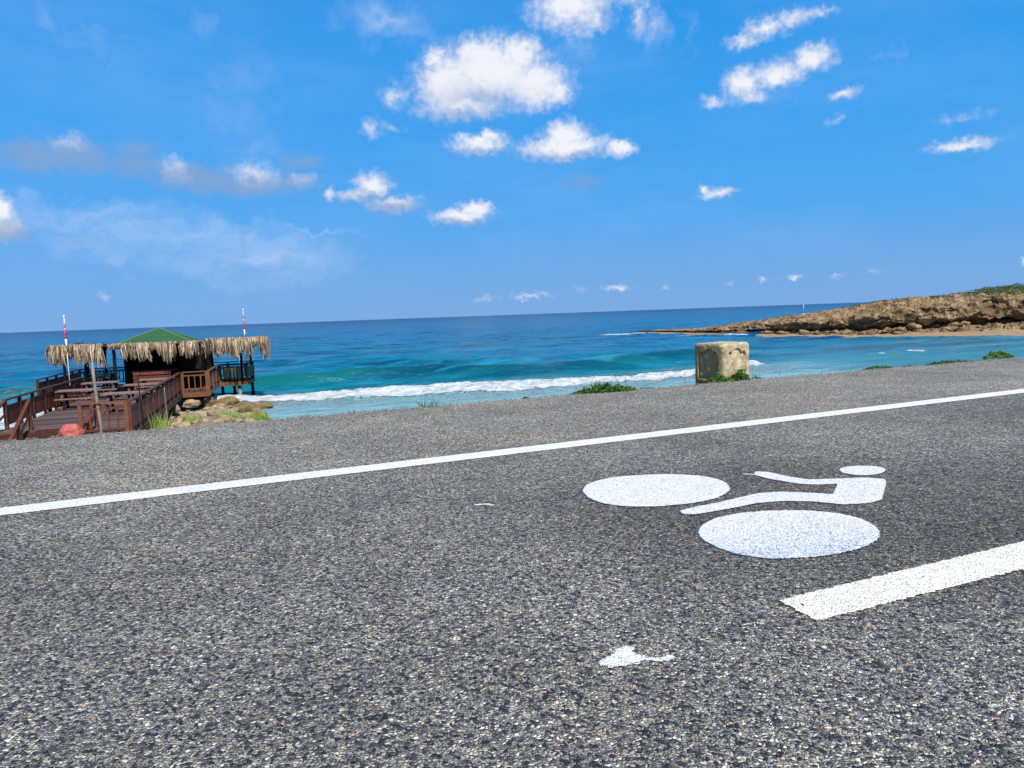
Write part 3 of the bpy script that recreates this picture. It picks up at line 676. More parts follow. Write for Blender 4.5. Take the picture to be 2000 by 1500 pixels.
HD = [(1.947, 4.396), (2.013, 4.46), (2.099, 4.476), (2.186, 4.461), (2.218, 4.395), (2.198, 4.325), (2.133, 4.25), (2.034, 4.211), (1.966, 4.236), (1.928, 4.298)]
BD = [(0.807, 3.603), (0.907, 3.668), (1.026, 3.723), (1.157, 3.81), (1.291, 3.89), (1.407, 3.908), (1.507, 3.881), (1.601, 3.845), (1.658, 3.814), (1.725, 3.93), (1.785, 4.042), (1.679, 4.034), (1.59, 4.06), (1.523, 4.147), (1.461, 4.223), (1.417, 4.34), (1.453, 4.421), (1.521, 4.395), (1.592, 4.256), (1.674, 4.162), (1.849, 4.161), (1.997, 4.163), (2.081, 4.11), (2.041, 4.015), (1.918, 3.798), (1.848, 3.679), (1.762, 3.62), (1.63, 3.608), (1.509, 3.686), (1.364, 3.717), (1.226, 3.695), (1.103, 3.631), (0.986, 3.579), (0.872, 3.528), (0.812, 3.536)]
bk = empty('bicycle_marking', (1.2, 3.7, 0)); OR = (1.2, 3.7)
tag(bk, 'white painted bicycle lane symbol of two discs and a leaning rider on dark asphalt', 'road marking')
def prB(x, y):                               # second disc: primer shows towards its near rim
    return max(0.0, min(1.0, (3.30-y)/.42 + .25*noise.noise(Vector((x*4, y*4, 2)))))
decal('wheel', WA, .005, mp_sym, .004, .014, lambda x, y: .06, bk, 30, origin=OR, seed=2)
decal('wheel', WB, .005, mp_sym, .004, .014, prB, bk, 30, origin=OR, seed=3)
decal('rider_body', BD, .005, mp_sym, .003, .008, lambda x, y: .15, bk, 3, origin=OR, seed=4)
decal('rider_head', HD, .005, mp_sym, .003, .010, lambda x, y: .12, bk, 12, origin=OR, seed=5)
bl_ = [WB[k] for k in range(len(WB))]
def shift(L, dx, dy): return [(x+dx, y+dy) for x, y in L]
o = decal('blue_underpaint', shift(WB, .005, .007), .0025, mp_blue, .010, .02, None, bk, 30, origin=OR, seed=6)
decal('blue_underpaint', shift(WB, -.007, .004), .0022, mp_blue, .010, .02, None, bk, 30, origin=OR, seed=7)
decal('blue_underpaint', shift(WA, -.010, .007), .0025, mp_blue, .010, .02, None, bk, 30, origin=OR, seed=8)
decal('blue_underpaint', shift(BD, -.007, -.001), .0025, mp_blue, .004, .008, None, bk, 3, origin=OR, seed=9)
decal('blue_underpaint', shift(HD, -.006, .003), .0025, mp_blue, .004, .01, None, bk, 12, origin=OR, seed=10)
def flake(cx, cy, pts, label):
    o = decal('paint_splash', [(cx+x*1.12, cy+y*1.2) for x, y in pts], .004, mp_flake, .006, .03, seed=int(cx*100)+50)
    tag(o, label, 'paint splash'); return o
flake(.30, 2.045, [(-.085, -.03), (-.05, -.055), (.0, -.045), (.05, -.025), (.10, -.02), (.15, .0), (.13, .022), (.08, .015), (.045, .04), (.05, .07), (.015, .095), (-.03, .075), (-.05, .04), (-.09, .005)], 'worn white paint splash on bare asphalt in the foreground')
flake(-.165, 3.845, [(-.07, .02), (-.06, -.005), (.0, .005), (.03, -.03), (.055, -.01), (.04, .03), (-.02, .035)], 'tiny curved white paint mark alone left of the bicycle symbol')
flake(1.40, 4.33, [(-.05, .05), (-.045, .02), (.02, -.03), (.10, -.12), (.14, -.15), (.10, -.06), (.02, .04)], 'ragged white overspray at the tip of the rider arm')

# ================================================================== CONCRETE BLOCK at the rim of the road
def make_block():
    W_, Hh = .279, .53; n = 64
    def sd_box(x, y, hx, hy): dx, dy = abs(x)-hx, abs(y)-hy; return math.hypot(max(dx, 0), max(dy, 0))+min(max(dx, dy), 0)
    def recess(a, h):      # a in -1..1 across, h 0..1 up: trefoil headed sunk panel (signed distance, inside < 0)
        d = sd_box(a, h-.33, .66, .27)
        d = min(d, math.hypot(a/.62, (h-.60)/.62)*1.0*.62-.17 if False else math.hypot(a+.47, (h-.585)*1.05)-.19, math.hypot(a-.47, (h-.585)*1.05)-.19)
        d = min(d, math.hypot(a, (h-.66)*1.9)-.36)
        d = min(d, sd_box(a, h-.52, .34, .14))
        return d
    rows = []
    verts = []; faces = []
    def emit(fn, nu, nv):
        k = len(verts)
        for i in range(nu+1):
            for j in range(nv+1): verts.append(fn(i/nu, j/nv))
        for i in range(nu):
            for j in range(nv):
                a = k+i*(nv+1)+j; faces.append((a, a+nv+1, a+nv+2, a+1))
    def surf(x, y, z, rec=0, nx=0, ny=0):
        # round the vertical arrises and the top edge with a super-ellipse
        e = 10.0
        m = (abs(x/W_)**e+abs(y/W_)**e)**(1/e)
        if m > 1e-6 and max(abs(x), abs(y)) > W_*.98: x, y = x/m, y/m
        p = Vector((x*3, y*3, z*3))
        t_ = max(0, (z-(Hh-.045))/.045)
        if t_ > 0: k = 1-.075*t_**2.2; x *= k; y *= k
        w1_ = noise.fractal(p*2.3, .8, 2.1, 5); chip = max(0, noise.noise(p*4.1+Vector((5, 2, 1)))-.28)
        edgeness = min(1, (min(abs(x), abs(y))/W_)**5 + max(0, (z-Hh+.07)/.07))
        k = 1 - .022*w1_*.6 - chip*.10*(.15+edgeness)
        k2 = rec
        return (x*k - nx*k2, y*k - ny*k2, z + .008*w1_*(z/Hh))
    for (nx, ny) in ((0, -1), (-1, 0), (0, 1), (1, 0)):
        def side(i, j, nx=nx, ny=ny):
            a = i*2-1; z = -.25 + j*(Hh+.25)
            tx, ty = -ny, nx
            x = nx*W_ + tx*a*W_; y = ny*W_ + ty*a*W_
            wob = .03*noise.noise(Vector((a*2.2+nx*3, z*6, ny*2)))
            d = recess(a+wob, z/Hh+wob*.6)
            rec = sst(np.array(-d), -.012, .012)
            ring = math.exp(-((d-.045)/.03)**2)*.35           # raised moulding round the panel
            br = max(0, noise.noise(Vector((a*3.1+nx*7, z*9, ny*5+2)))-.12)*2.2   # stretches of moulding broken away
            groove = math.exp(-((d+.030)/.028)**2)
            return surf(x, y, z, (.013*float(rec) + .026*groove)*(1-.7*min(1, br)) - .010*ring*(1-min(1, br*2)), nx, ny)
        emit(side, n, n+20)
    emit(lambda i, j: surf((i*2-1)*W_*(.999), (j*2-1)*W_*.999, Hh+.010*(1-max(abs(i*2-1), abs(j*2-1))**3)), n, n)
    me = bpy.data.meshes.new('concrete_block'); me.from_pydata(verts, [], faces)
    import bmesh
    bm = bmesh.new(); bm.from_mesh(me); bmesh.ops.remove_doubles(bm, verts=bm.verts, dist=.0015); bmesh.ops.recalc_face_normals(bm, faces=bm.faces); bm.to_mesh(me); bm.free()
    me.shade_smooth()
    t = material('aged_concrete'); P = t.objco()
    n1 = t.noise(P, 5, 7, .65, .5); n2 = t.noise(P, 28, 6, .65); n3 = t.noise(P, 11, 5, .7, .4)
    x, y, z = t.sep(P)
    c = t.ramp(n1, [(.3, (.26, .205, .125)), (.5, (.39, .32, .20)), (.7, (.53, .45, .31))])
    c = t.mix(t.rng(n2, .55, .72, 0, .55), c, (.16, .12, .06))
    c = t.mix(t.math('MULTIPLY', t.rng(n3, .50, .62), .55), c, (.62, .55, .40))
    # darker olive tone on the left side (object x < 0) and low down
    olive = t.math('MULTIPLY', t.rng(t.math('SUBTRACT', t.math('MULTIPLY_ADD', n3, .25, x), t.math('MULTIPLY', y, 0)), -.06, -.15), t.rng(n1, .25, .6, .55, 1))
    c = t.mix(t.math('MULTIPLY', olive, .72), c, (.20, .165, .055))
    c = t.mix(t.math('MULTIPLY', t.rng(z, .10, -.02), t.rng(n3, .35, .6)), c, (.09, .085, .025))
    m_ = fin(t, c, .93, t.bump(t.math('ADD', n2, t.math('MULTIPLY', n3, 1.2)), .8, .012), .15)
    me.materials.append(m_)
    o = bpy.data.objects.new('concrete_block', me); col.objects.link(o); return o
blk = make_block(); blk.location = (2.99, 10.52, -.03); blk.rotation_euler = (0, 0, R(31))
tag(blk, 'weathered yellowish concrete block with sunken arched panels standing at the road rim', 'concrete block')

# ================================================================== WOODEN DECK
wd, wdk, wl_ = M['wood'], M['wood_dark'], M['wood_light']
deck = empty('wooden_deck', (DO.x, DO.y, DZ), DA)
tag(deck, 'raised reddish brown wooden deck with railings, stairs and stilts above the shore', 'deck')
def planks(areas):
    m = MB()
    for v0, v1, u0, u1 in areas:
        u = u0; 
        while u < u1-.02:
            L = min(.19, u1-u); m.box(((v0+v1)/2, u+L/2, -.02+rnd.uniform(-.004, .004)), (v1-v0, L-.018, .04)); u += .19
    return m
planks([(-4.15, .1, 2.2, 14), (-1.25, .1, 0, 2.2), (-6.0, 1.3, 14, 22.5), (1.3, 3.0, 19.7, 22.5)]).build('decking', M['decking'], deck)
def part_bars(name, mat, bars):
    m = MB()
    for a, b, w_, h in bars: m.bar(a, b, w_, h)
    return m.build(name, mat, deck)
# fascia beams
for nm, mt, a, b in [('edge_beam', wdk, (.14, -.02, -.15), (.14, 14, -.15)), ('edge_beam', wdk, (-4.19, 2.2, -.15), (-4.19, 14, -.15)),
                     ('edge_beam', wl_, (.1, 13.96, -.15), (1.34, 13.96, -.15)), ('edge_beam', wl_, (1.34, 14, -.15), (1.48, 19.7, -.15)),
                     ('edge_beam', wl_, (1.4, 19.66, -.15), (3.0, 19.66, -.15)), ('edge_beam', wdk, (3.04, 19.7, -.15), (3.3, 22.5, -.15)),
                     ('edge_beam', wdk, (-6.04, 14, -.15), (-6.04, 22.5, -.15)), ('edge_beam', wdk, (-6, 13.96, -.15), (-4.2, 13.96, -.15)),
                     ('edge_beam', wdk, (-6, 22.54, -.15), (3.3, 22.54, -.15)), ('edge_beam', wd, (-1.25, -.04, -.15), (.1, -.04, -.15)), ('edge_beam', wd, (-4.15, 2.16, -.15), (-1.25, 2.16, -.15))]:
    m = MB(); m.bar(a, b, .06, .22); m.build(nm, mt, deck)
# dark bracing beams slung under the right-hand side
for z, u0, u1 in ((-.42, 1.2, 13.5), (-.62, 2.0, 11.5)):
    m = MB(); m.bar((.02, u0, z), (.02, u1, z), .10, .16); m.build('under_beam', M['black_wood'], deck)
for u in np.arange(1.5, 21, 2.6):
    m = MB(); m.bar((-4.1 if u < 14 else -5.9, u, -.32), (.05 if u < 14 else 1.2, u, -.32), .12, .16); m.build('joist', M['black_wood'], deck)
# stilts
for v, u, mt in [(.0, 3.5, 'wood_dark'), (.0, 6.2, 'wood_dark'), (.0, 8.8, 'wood_dark'), (.0, 11.4, 'wood'), (-2, 4, 'wood_dark'), (-4.1, 4, 'wood_dark'), (-4.1, 8, 'wood_dark'), (-4.1, 12, 'wood_dark'),
               (-.3, 14.2, 'stilt'), (1.15, 14.4, 'stilt'), (1.3, 16.6, 'black_wood'), (-1.0, 17, 'black_wood'), (.2, 18.5, 'black_wood'), (.5, 21.5, 'black_wood'), (-3, 17.5, 'black_wood'), (-5.8, 15, 'black_wood'), (-5.8, 19, 'black_wood'), (-5.8, 22.2, 'black_wood'),
               (2.55, 19.9, 'stilt'), (2.25, 20.3, 'black_wood'), (3.2, 22.0, 'black_wood'), (1.5, 22.2, 'black_wood')]:
    p = dk(u, v); zb = max(-4.6, land_pt(p.x, p.y)) - .15 - DZ
    w_ = .18 if mt == 'stilt' else .16
    m = MB(); m.tube([(v+.05, u, zb), (v, u, -.26)], [w_*.55*1.15, w_*.55], 10); m.build('stilt', M[mt], deck, smooth=True)
def railing(a, b, style, mats=(wd, wd), h=.95, posts=None, side=0, lift=0.0):
    """board panel mesh with top rail and posts as its sub-parts"""
    a = Vector(a); b = Vector(b); d = b-a; L = d.length; dn = d.normalized(); z0 = lambda f: (a+(b-a)*f).z
    m = MB()
    if style == 'solid':
        m.bar(a+Vector((0, 0, .74)), b+Vector((0, 0, .74)), .05, .08); m.bar(a+Vector((0, 0, .17)), b+Vector((0, 0, .17)), .05, .08)
        n = int(L/.125)
        for k in range(n):
            p = a+d*((k+.5)/n); m.box((p.x, p.y, p.z+.455+rnd.uniform(-.01, .01)), (.112, .022, .52), Matrix.Rotation(math.atan2(d.y, d.x), 3, 'Z'))
    else:
        lo, hi, step = .14, .80, {'lattice': .27, 'wide': .42}.get(style, .20)
        m.bar(a+Vector((0, 0, hi)), b+Vector((0, 0, hi)), .05, .06); m.bar(a+Vector((0, 0, lo)), b+Vector((0, 0, lo)), .05, .06)
        n = max(2, round(L/step))
        for k in range(n+1):
            p = a+d*(k/n); m.box((p.x, p.y, p.z+(lo+hi)/2), (.055, .04, hi-lo-.06), Matrix.Rotation(math.atan2(d.y, d.x), 3, 'Z'))
    pn = m.build('railing_panel', mats[1], deck)
    m = MB(); m.bar(a+Vector((0, 0, h+.022)), b+Vector((0, 0, h+.022)), .13, .045); m.build('top_rail', mats[0], pn)
    k = posts or max(1, round(L/1.6))
    for i in range(k+1):
        p = a+d*(i/k); m = MB(); m.box((p.x, p.y, p.z+h/2-.12), (.10, .10, h+.24)); m.build('post', mats[0], pn)
    return pn
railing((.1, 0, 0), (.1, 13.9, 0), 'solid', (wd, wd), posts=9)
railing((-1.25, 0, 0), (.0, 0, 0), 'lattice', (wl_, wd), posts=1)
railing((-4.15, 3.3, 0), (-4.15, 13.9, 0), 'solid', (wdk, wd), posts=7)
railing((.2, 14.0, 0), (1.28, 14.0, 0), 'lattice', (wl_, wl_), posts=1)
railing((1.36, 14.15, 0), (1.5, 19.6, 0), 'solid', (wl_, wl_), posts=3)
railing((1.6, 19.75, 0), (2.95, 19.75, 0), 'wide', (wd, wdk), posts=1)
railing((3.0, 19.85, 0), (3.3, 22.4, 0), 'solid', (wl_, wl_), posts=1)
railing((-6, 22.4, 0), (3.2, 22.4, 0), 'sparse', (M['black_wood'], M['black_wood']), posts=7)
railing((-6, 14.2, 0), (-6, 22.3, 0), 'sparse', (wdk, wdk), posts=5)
# stairs down towards the viewer, with sloping handrails
def stair():
    m = MB()
    for k in range(4):
        m.box((-2.67, 2.05-.32*(k+1)+.16, -.19*(k+1)-.02), (2.9, .33, .045))
    st = m.build('stair', M['decking'], deck)
    m = MB()
    for k in range(4): m.box((-2.67, 2.05-.32*k-.02, -.19*k-.12), (2.88, .025, .15))
    m.build('riser', M['wood_dark'], st)
    for v in (-4.12, -3.2, -1.23):
        m = MB(); m.bar((v, 2.3, -.15), (v, .6, -1.15), .05, .24); m.build('stringer', M['wood'], st)
stair()
for v, u0, z0, u1, z1 in ((-4.15, 3.3, .95, .6, .30), (-3.22, 2.45, 1.0, -.2, -.25), (-1.25, 2.1, 1.0, -.4, -.20)):
    m = MB(); m.bar((v, u0, z0), (v, u1, z1), .10, .06); hr = m.build('handrail', wd, deck)
    for f, zz in ((.02, 1), (.5, 1), (.96, 1)):
        u = u0+(u1-u0)*f; z = z0+(z1-z0)*f
        m = MB(); m.box((v, u, z-.55), (.09, .09, 1.1)); m.build('post', wd, hr)
    m = MB(); m.bar((v, u0, z0-.42), (v, u1, z1-.42), .05, .05); m.build('lower_rail', wd, hr)
# narrow ramp at the left edge
m = MB()
for k in range(14): m.box((-4.75, 3.2-k*.2, -.04-k*.055), (1.1, .185, .04), Matrix.Rotation(R(15), 3, 'X'))
m.build('ramp', M['wood_light'], deck)
m = MB(); m.box((-2.0, 1.1, .02), (1.5, .05, .28)); m.box((-2.0, 1.1, -.35), (1.5, .05, .10)); m.build('riser_board', M['wood_dark'], deck)

# ---- thin poles
def pole(name, v, u, z0, z1, r, mat, label, cat, lean=(0, 0), segs=5):
    m = MB(); pts = []
    for k in range(segs+1):
        f = k/segs; pts.append((lean[0]*f+.02*math.sin(f*5), lean[1]*f+.015*math.cos(f*6), (z1-z0)*f))
    m.tube(pts, [r*(1.1-.25*k/segs) for k in range(segs+1)], 8); o = m.build(name, mat, smooth=True); p = dk(u, v, z0+DZ); o.location = p
    return tag(o, label, cat)
pole('wooden_pole', -.72, .02, -.6, 2.2, .052, M['grey_wood'], 'tall grey tree-trunk pole rising in front of the deck beside the stairs', 'pole', (-.10, 0))
pole('thin_pole', .32, .9, -.5, 1.65, .02, M['black_wood'], 'thin dark stick standing against the right deck railing', 'pole', (-.05, 0))
pole('thin_pole', .30, 6.6, -.7, .85, .018, M['grey_wood'], 'thin pale stick leaning halfway along the right deck railing', 'pole')

# ---- picnic tables
def picnic_table():
    r = empty('picnic_table', (0, 0, 0), DA)
    m = MB()
    for k in range(4): m.box((0, -.31+.205*k, .745), (1.55, .19, .04))
    m.build('tabletop', M['tabletop'], r)
    for sg in (-1, 1):
        m = MB(); m.box((0, sg*.66, .45), (1.5, .24, .04)); m.build('bench', M['tabletop'], r)
    for sg in (-1, 1):
        m = MB(); x = sg*.55
        m.bar((x, -.62, 0), (x, -.22, .72), .06, .09, (1, 0, 0)); m.bar((x, .62, 0), (x, .22, .72), .06, .09, (1, 0, 0))
        m.box((x+.04*sg, 0, .40), (.045, 1.5, .08)); m.box((x, 0, .70), (.05, .72, .07)); m.build('leg_frame', M['wood_dark'], r)
    return r
TB = [(-3.25, 9.2, 'weathered picnic table against the left railing, in the middle of the deck'), (-3.2, 13.3, 'weathered picnic table at the left railing, in front of the thatched canopy'),
      (-1.05, 6.3, 'weathered picnic table nearest the right railing and the lattice panel'), (-1.0, 10.5, 'weathered picnic table at the right railing, in front of the kiosk'),
      (-4.4, 17.6, 'shaded picnic table under the left wing of the thatched canopy'), (-.9, 13.6, 'picnic table close in front of the dark kiosk counter'), (-4.6, 20.6, 'shaded picnic table at the back seaward railing')]
pt = None
for v, u, lb in TB:
    o = picnic_table() if pt is None else copy_tree(pt)
    pt = pt or o
    o.location = dk(u, v, DZ); o.rotation_euler = (0, 0, DA+rnd.uniform(-.04, .04)); tag(o, lb, 'table', 'picnic tables on the deck')

# ================================================================== KIOSK with thatched canopy
kio = empty('beach_kiosk', (DO.x, DO.y, DZ), DA)
tag(kio, 'dark beach kiosk with green pyramid roof and canopy fringed with dry palm thatch', 'kiosk')
def kbox(name, mat, c, d): 
    m = MB(); m.box(c, d); return m.build(name, mat, kio)
KB = M['black_wood']  # kiosk wood whose colour already holds the canopy shade
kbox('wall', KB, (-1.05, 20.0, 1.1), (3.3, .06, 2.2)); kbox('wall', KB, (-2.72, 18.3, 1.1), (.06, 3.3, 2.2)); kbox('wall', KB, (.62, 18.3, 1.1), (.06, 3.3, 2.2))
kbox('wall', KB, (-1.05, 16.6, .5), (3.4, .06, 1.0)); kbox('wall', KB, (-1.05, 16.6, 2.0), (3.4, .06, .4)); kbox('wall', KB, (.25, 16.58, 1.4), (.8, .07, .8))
kbox('counter', M['wood'], (-1.3, 16.35, 1.03), (2.2, .5, .06))
m = MB()
for k in range(3): m.box((-1.3, 15.2+.0*k, .55+.2*k), (1.7, .05, .15))
for x in (-2.1, -.5): m.box((x, 15.25, .5), (.08, .08, 1.0))
m.build('front_screen', M['wood'], kio)
m = MB()
for v0, v1, u0, u1 in ((-5.65, -3.0, 16.0, 22.2), (-3.0, 1.0, 15.0, 22.2), (1.0, 3.85, 18.7, 22.6)):
    m.box(((v0+v1)/2, (u0+u1)/2, 2.32), (v1-v0-.01, u1-u0, .06))
    x = v0+.2
    while x < v1: m.box((x, (u0+u1)/2, 2.25), (.09, u1-u0-.06, .08)); x += .62
m.build('canopy', M['black_wood'], kio)
m = MB(); m.bar((-5.65, 15.95, 2.36), (-3, 15.95, 2.36), .08, .06); m.bar((-3, 14.95, 2.36), (1, 14.95, 2.36), .08, .06); m.bar((1, 18.65, 2.36), (3.85, 18.65, 2.36), .08, .06)
m.build('eave_rail', M['wood_dark'], kio)
for v, u in [(-5.5, 17.0), (-5.5, 22), (-4.4, 16.3), (-3.2, 22), (-3.1, 16.2), (-2.9, 15.2), (.95, 15.2), (.95, 18.7), (1.05, 22), (2.75, 19.5), (3.2, 22.2), (-1.8, 22.1), (-4.6, 22.1)]:
    m = MB(); m.tube([(v, u, 0), (v, u, 2.22)], [.075, .065], 8); m.build('canopy_post', M['wood_light'] if (v, u) == (-5.5, 17.0) else KB, kio, smooth=True)
kbox('dark_panel', KB, (1.05, 17.1, 1.15), (.55, .05, 2.3)); kbox('dark_panel', KB, (.85, 15.15, 1.7), (.22, .12, 1.3))
# green pyramid
a0, a1, b0, b1, zb, zt = -3.0, .62, 15.9, 20.3, 2.40, 3.16
ap = ((a0+a1)/2, (b0+b1)/2, zt); th = .05
m = MB(); m.add([(a0, b0, zb), (a1, b0, zb), (a1, b1, zb), (a0, b1, zb), ap, (a0, b0, zb-th), (a1, b0, zb-th), (a1, b1, zb-th), (a0, b1, zb-th)],
                [(0, 1, 4), (1, 2, 4), (2, 3, 4), (3, 0, 4), (0, 5, 6, 1), (1, 6, 7, 2), (2, 7, 8, 3), (3, 8, 5, 0), (8, 7, 6, 5)])
gr = m.build('green_roof', M['green_roof'], kio)
for (x, y) in ((a0, b0), (a1, b0), (a1, b1), (a0, b1)):
    m = MB(); m.bar((x, y, zb+.012), (ap[0], ap[1], zt+.012), .07, .03); m.build('ridge_trim', M['ridge'], gr)
# thatch fringe: bundles of dry palm blades
def fringe(a, b, z, drop, parent, seed, dens=60, gaps=(), outward=(0, -1)):
    r = random.Random(seed); a = Vector((*a, z)); b = Vector((*b, z)); L = (b-a).length; m = MB()
    out = Vector((*outward, 0))
    n = int(L*dens)
    for k in range(n):
        f = (k+r.random())/n; s = f*L
        if any(g0 < f < g1 for g0, g1 in gaps) and r.random() < .985: continue
        cl_ = noise.noise(Vector((s*1.7, seed, 0))); cl2 = noise.noise(Vector((s*5, seed, 4)))
        Ln = drop*(.74+.55*cl_+.45*cl2)*r.uniform(.6, 1.12)
        p = a+(b-a)*f + out*r.uniform(-.30, .22) + Vector((0, 0, r.uniform(-.05, .12)))
        sw_ = (cl2*.5 + r.uniform(-.35, .35))*Ln*.42; bow = r.uniform(.05, .26)
        along = (b-a).normalized()
        w0 = r.uniform(.016, .04); p0 = p; p1 = p+along*sw_*.4+out*bow*.8+Vector((0, 0, -Ln*.42)); p2 = p+along*sw_+out*bow*r.uniform(.5, 1)+Vector((0, 0, -Ln))
        tw = Vector((along*math.cos(t1) + out*math.sin(t1)) if (t1 := r.uniform(-.9, .9)) is not None else along)
        m.add([p0-tw*w0*.6, p0+tw*w0*.6, p1+tw*w0, p1-tw*w0, p2+tw*w0*.35, p2-tw*w0*.35], [(0, 1, 2, 3), (3, 2, 4, 5)])
    return m.build('thatch_fringe', M['thatch'], parent)
fringe((-5.75, 15.9), (-3.55, 15.9), 2.40, 1.05, kio, 3, 330)
fringe((-5.75, 15.9), (-5.75, 22.2), 2.40, .95, kio, 4, 90, outward=(-1, 0))
fringe((-3.1, 14.95), (.95, 14.95), 2.38, .88, kio, 8, 230, gaps=((0, .14), (.74, .79)))
fringe((-3.1, 14.9), (-1.7, 14.9), 2.40, .30, kio, 9, 60)
fringe((1.05, 15.6), (1.05, 18.4), 2.36, .75, kio, 12, 60, outward=(1, 0))
fringe((1.0, 18.6), (4.2, 18.6), 2.40, 1.12, kio, 6, 330)
fringe((3.95, 18.6), (3.95, 22.6), 2.40, 1.0, kio, 7, 120, outward=(1, 0))
fringe((-5.6, 22.3), (3.9, 22.6), 2.34, .5, kio, 14, 30, outward=(0, 1))

# ---- round counter on the seaward bay
rc = empty('round_counter', dk(20.45, 2.2, DZ), DA); tag(rc, 'round yellow topped counter with pale upright slats on the right bay of the deck', 'counter')
m = MB(); m.tube([(0, 0, .72), (0, 0, .75)], [.60, .60], 28); m.tube([(0, 0, .66), (0, 0, .72)], [.5, .58], 28); m.build('counter_top', M['yellow'], rc)
m = MB()
for k in range(16):
    a = k*2*math.pi/16; m.box((.46*math.cos(a), .46*math.sin(a), .36), (.03, .115, .60), Matrix.Rotation(a, 3, 'Z'))
m.build('slat_drum', M['cream'], rc)
m = MB(); m.tube([(0, 0, 0), (0, 0, .06)], [.5, .5], 24); m.tube([(0, 0, .06), (0, 0, .66)], [.41, .41], 24); m.build('drum_core', M['black_wood'], rc)
# ---- yellow folded cloth on the shaded table
m = MB()
for k in range(9): m.tube([(-.45, -.12+.03*k, .02+.02*math.sin(k*1.7)), (0, -.14+.035*k, .07+.03*math.sin(k)), (.45, -.1+.03*k, .02)], [.025, .05, .025], 6)
yc = m.build('folded_parasol', M['yellow'], smooth=True); yc.location = dk(17.5, -4.0, DZ+.77); yc.rotation_euler = (0, 0, DA+.1); tag(yc, 'folded pale yellow parasol cloth lying on the shaded table under the canopy', 'parasol')

# ---- furled red and white flags
def flag_pole(p, z0, z1, zr0, zr1, label, r=.021):
    e = empty('beach_flag', p); tag(e, label, 'flag', 'furled red and white beach flags')
    m = MB(); m.tube([(0, 0, z0), (0, 0, z1)], [r*1.25, r*.8], 8); m.tube([(0, 0, z1-.01), (0, 0, z1+.05), (0, 0, z1+.09)], [r*1.5, r*2, r*.6], 8); m.build('pole', M['white'], e, smooth=True)
    H = zr1-zr0; m = MB(); pts = []; rd = []
    for k in range(9):
        f = k/8; pts.append((.015*math.sin(k*2.1), .015*math.cos(k*1.7), zr0+H*f)); rd.append(r*(1.2+2.4*math.sin(math.pi*min(1, f*1.0+.12))**.8*(1-f)**.6))
    m.tube(pts, rd, 9); m.build('red_cloth', M['red'], e, smooth=True)
    m = MB(); m.tube([(.005, 0, zr1-.02), (.0, .005, zr1+.22), (0, 0, zr1+.42)], [r*1.45, r*1.6, r*1.1], 8); m.build('pale_cloth', mpink, e, smooth=True)
    m = MB(); m.tube([(0, 0, zr0-.42), (0, .0, zr0-.2), (0, 0, zr0+.02)], [r*2.0, r*2.0, r*2.1], 9); m.build('white_cloth', M['white'], e, smooth=True)
    return e
mpink = mat_plain('faded_pink_cloth', (.72, .50, .52), .6, .08)
p = dk(15.6, -5.0, DZ)
flag_pole(p, 0, 3.85, 2.78, 3.36, 'furled red and white flag on the pole at the left end of the thatched canopy')
flag_pole(dk(20.4, 3.0, DZ), 0, 4.0, 2.88, 3.55, 'furled red and white flag on the pole at the right end of the thatched canopy')
x, y = hp(1572, 113.5); z = head_z(x, y) or -.3
flag_pole(Vector((x, y, z-.3)), 0, 2.35, 1.05, 1.6, 'distant thin red and white flag pole standing on the rocky headland', .035)

# ---- reddish stone beside the stairs
def stone(name, p, sx, sy, sz, mat, seed, rz=0, sub=4, rough=.22, flat=.0):
    import bmesh
    bm = bmesh.new(); bmesh.ops.create_icosphere(bm, subdivisions=sub, radius=1)
    of = Vector((seed*3.7, seed*1.3, seed*.7))
    for v in bm.verts:
        d = v.co.copy(); k = 1+rough*1.4*noise.noise(d*1.1+of)+rough*.6*noise.fractal(d*2.6+of, .8, 2, 4)
        vo = noise.voronoi(d*1.6+of)[0]; k -= rough*.35*max(0, .35-(vo[1]-vo[0]))
        v.co = d*k
        if v.co.z < -.55: v.co.z = -.55
    me = bpy.data.meshes.new(name); bm.to_mesh(me); bm.free(); me.shade_smooth(); me.materials.append(mat)
    o = bpy.data.objects.new(name, me); col.objects.link(o); o.location = p; o.scale = (sx, sy, sz); o.rotation_euler = (0, 0, rz); return o
mred = mat_rock('red_painted_stone', (.26, .055, .045), (.40, .10, .08), (.52, .20, .16), 3, (.16, .05, .04), .5)
o = stone('red_stone', (-13.02, 21.6, -2.02), .38, .30, .30, mred, 3); tag(o, 'rounded faded red stone at the foot of the deck stairs', 'stone')

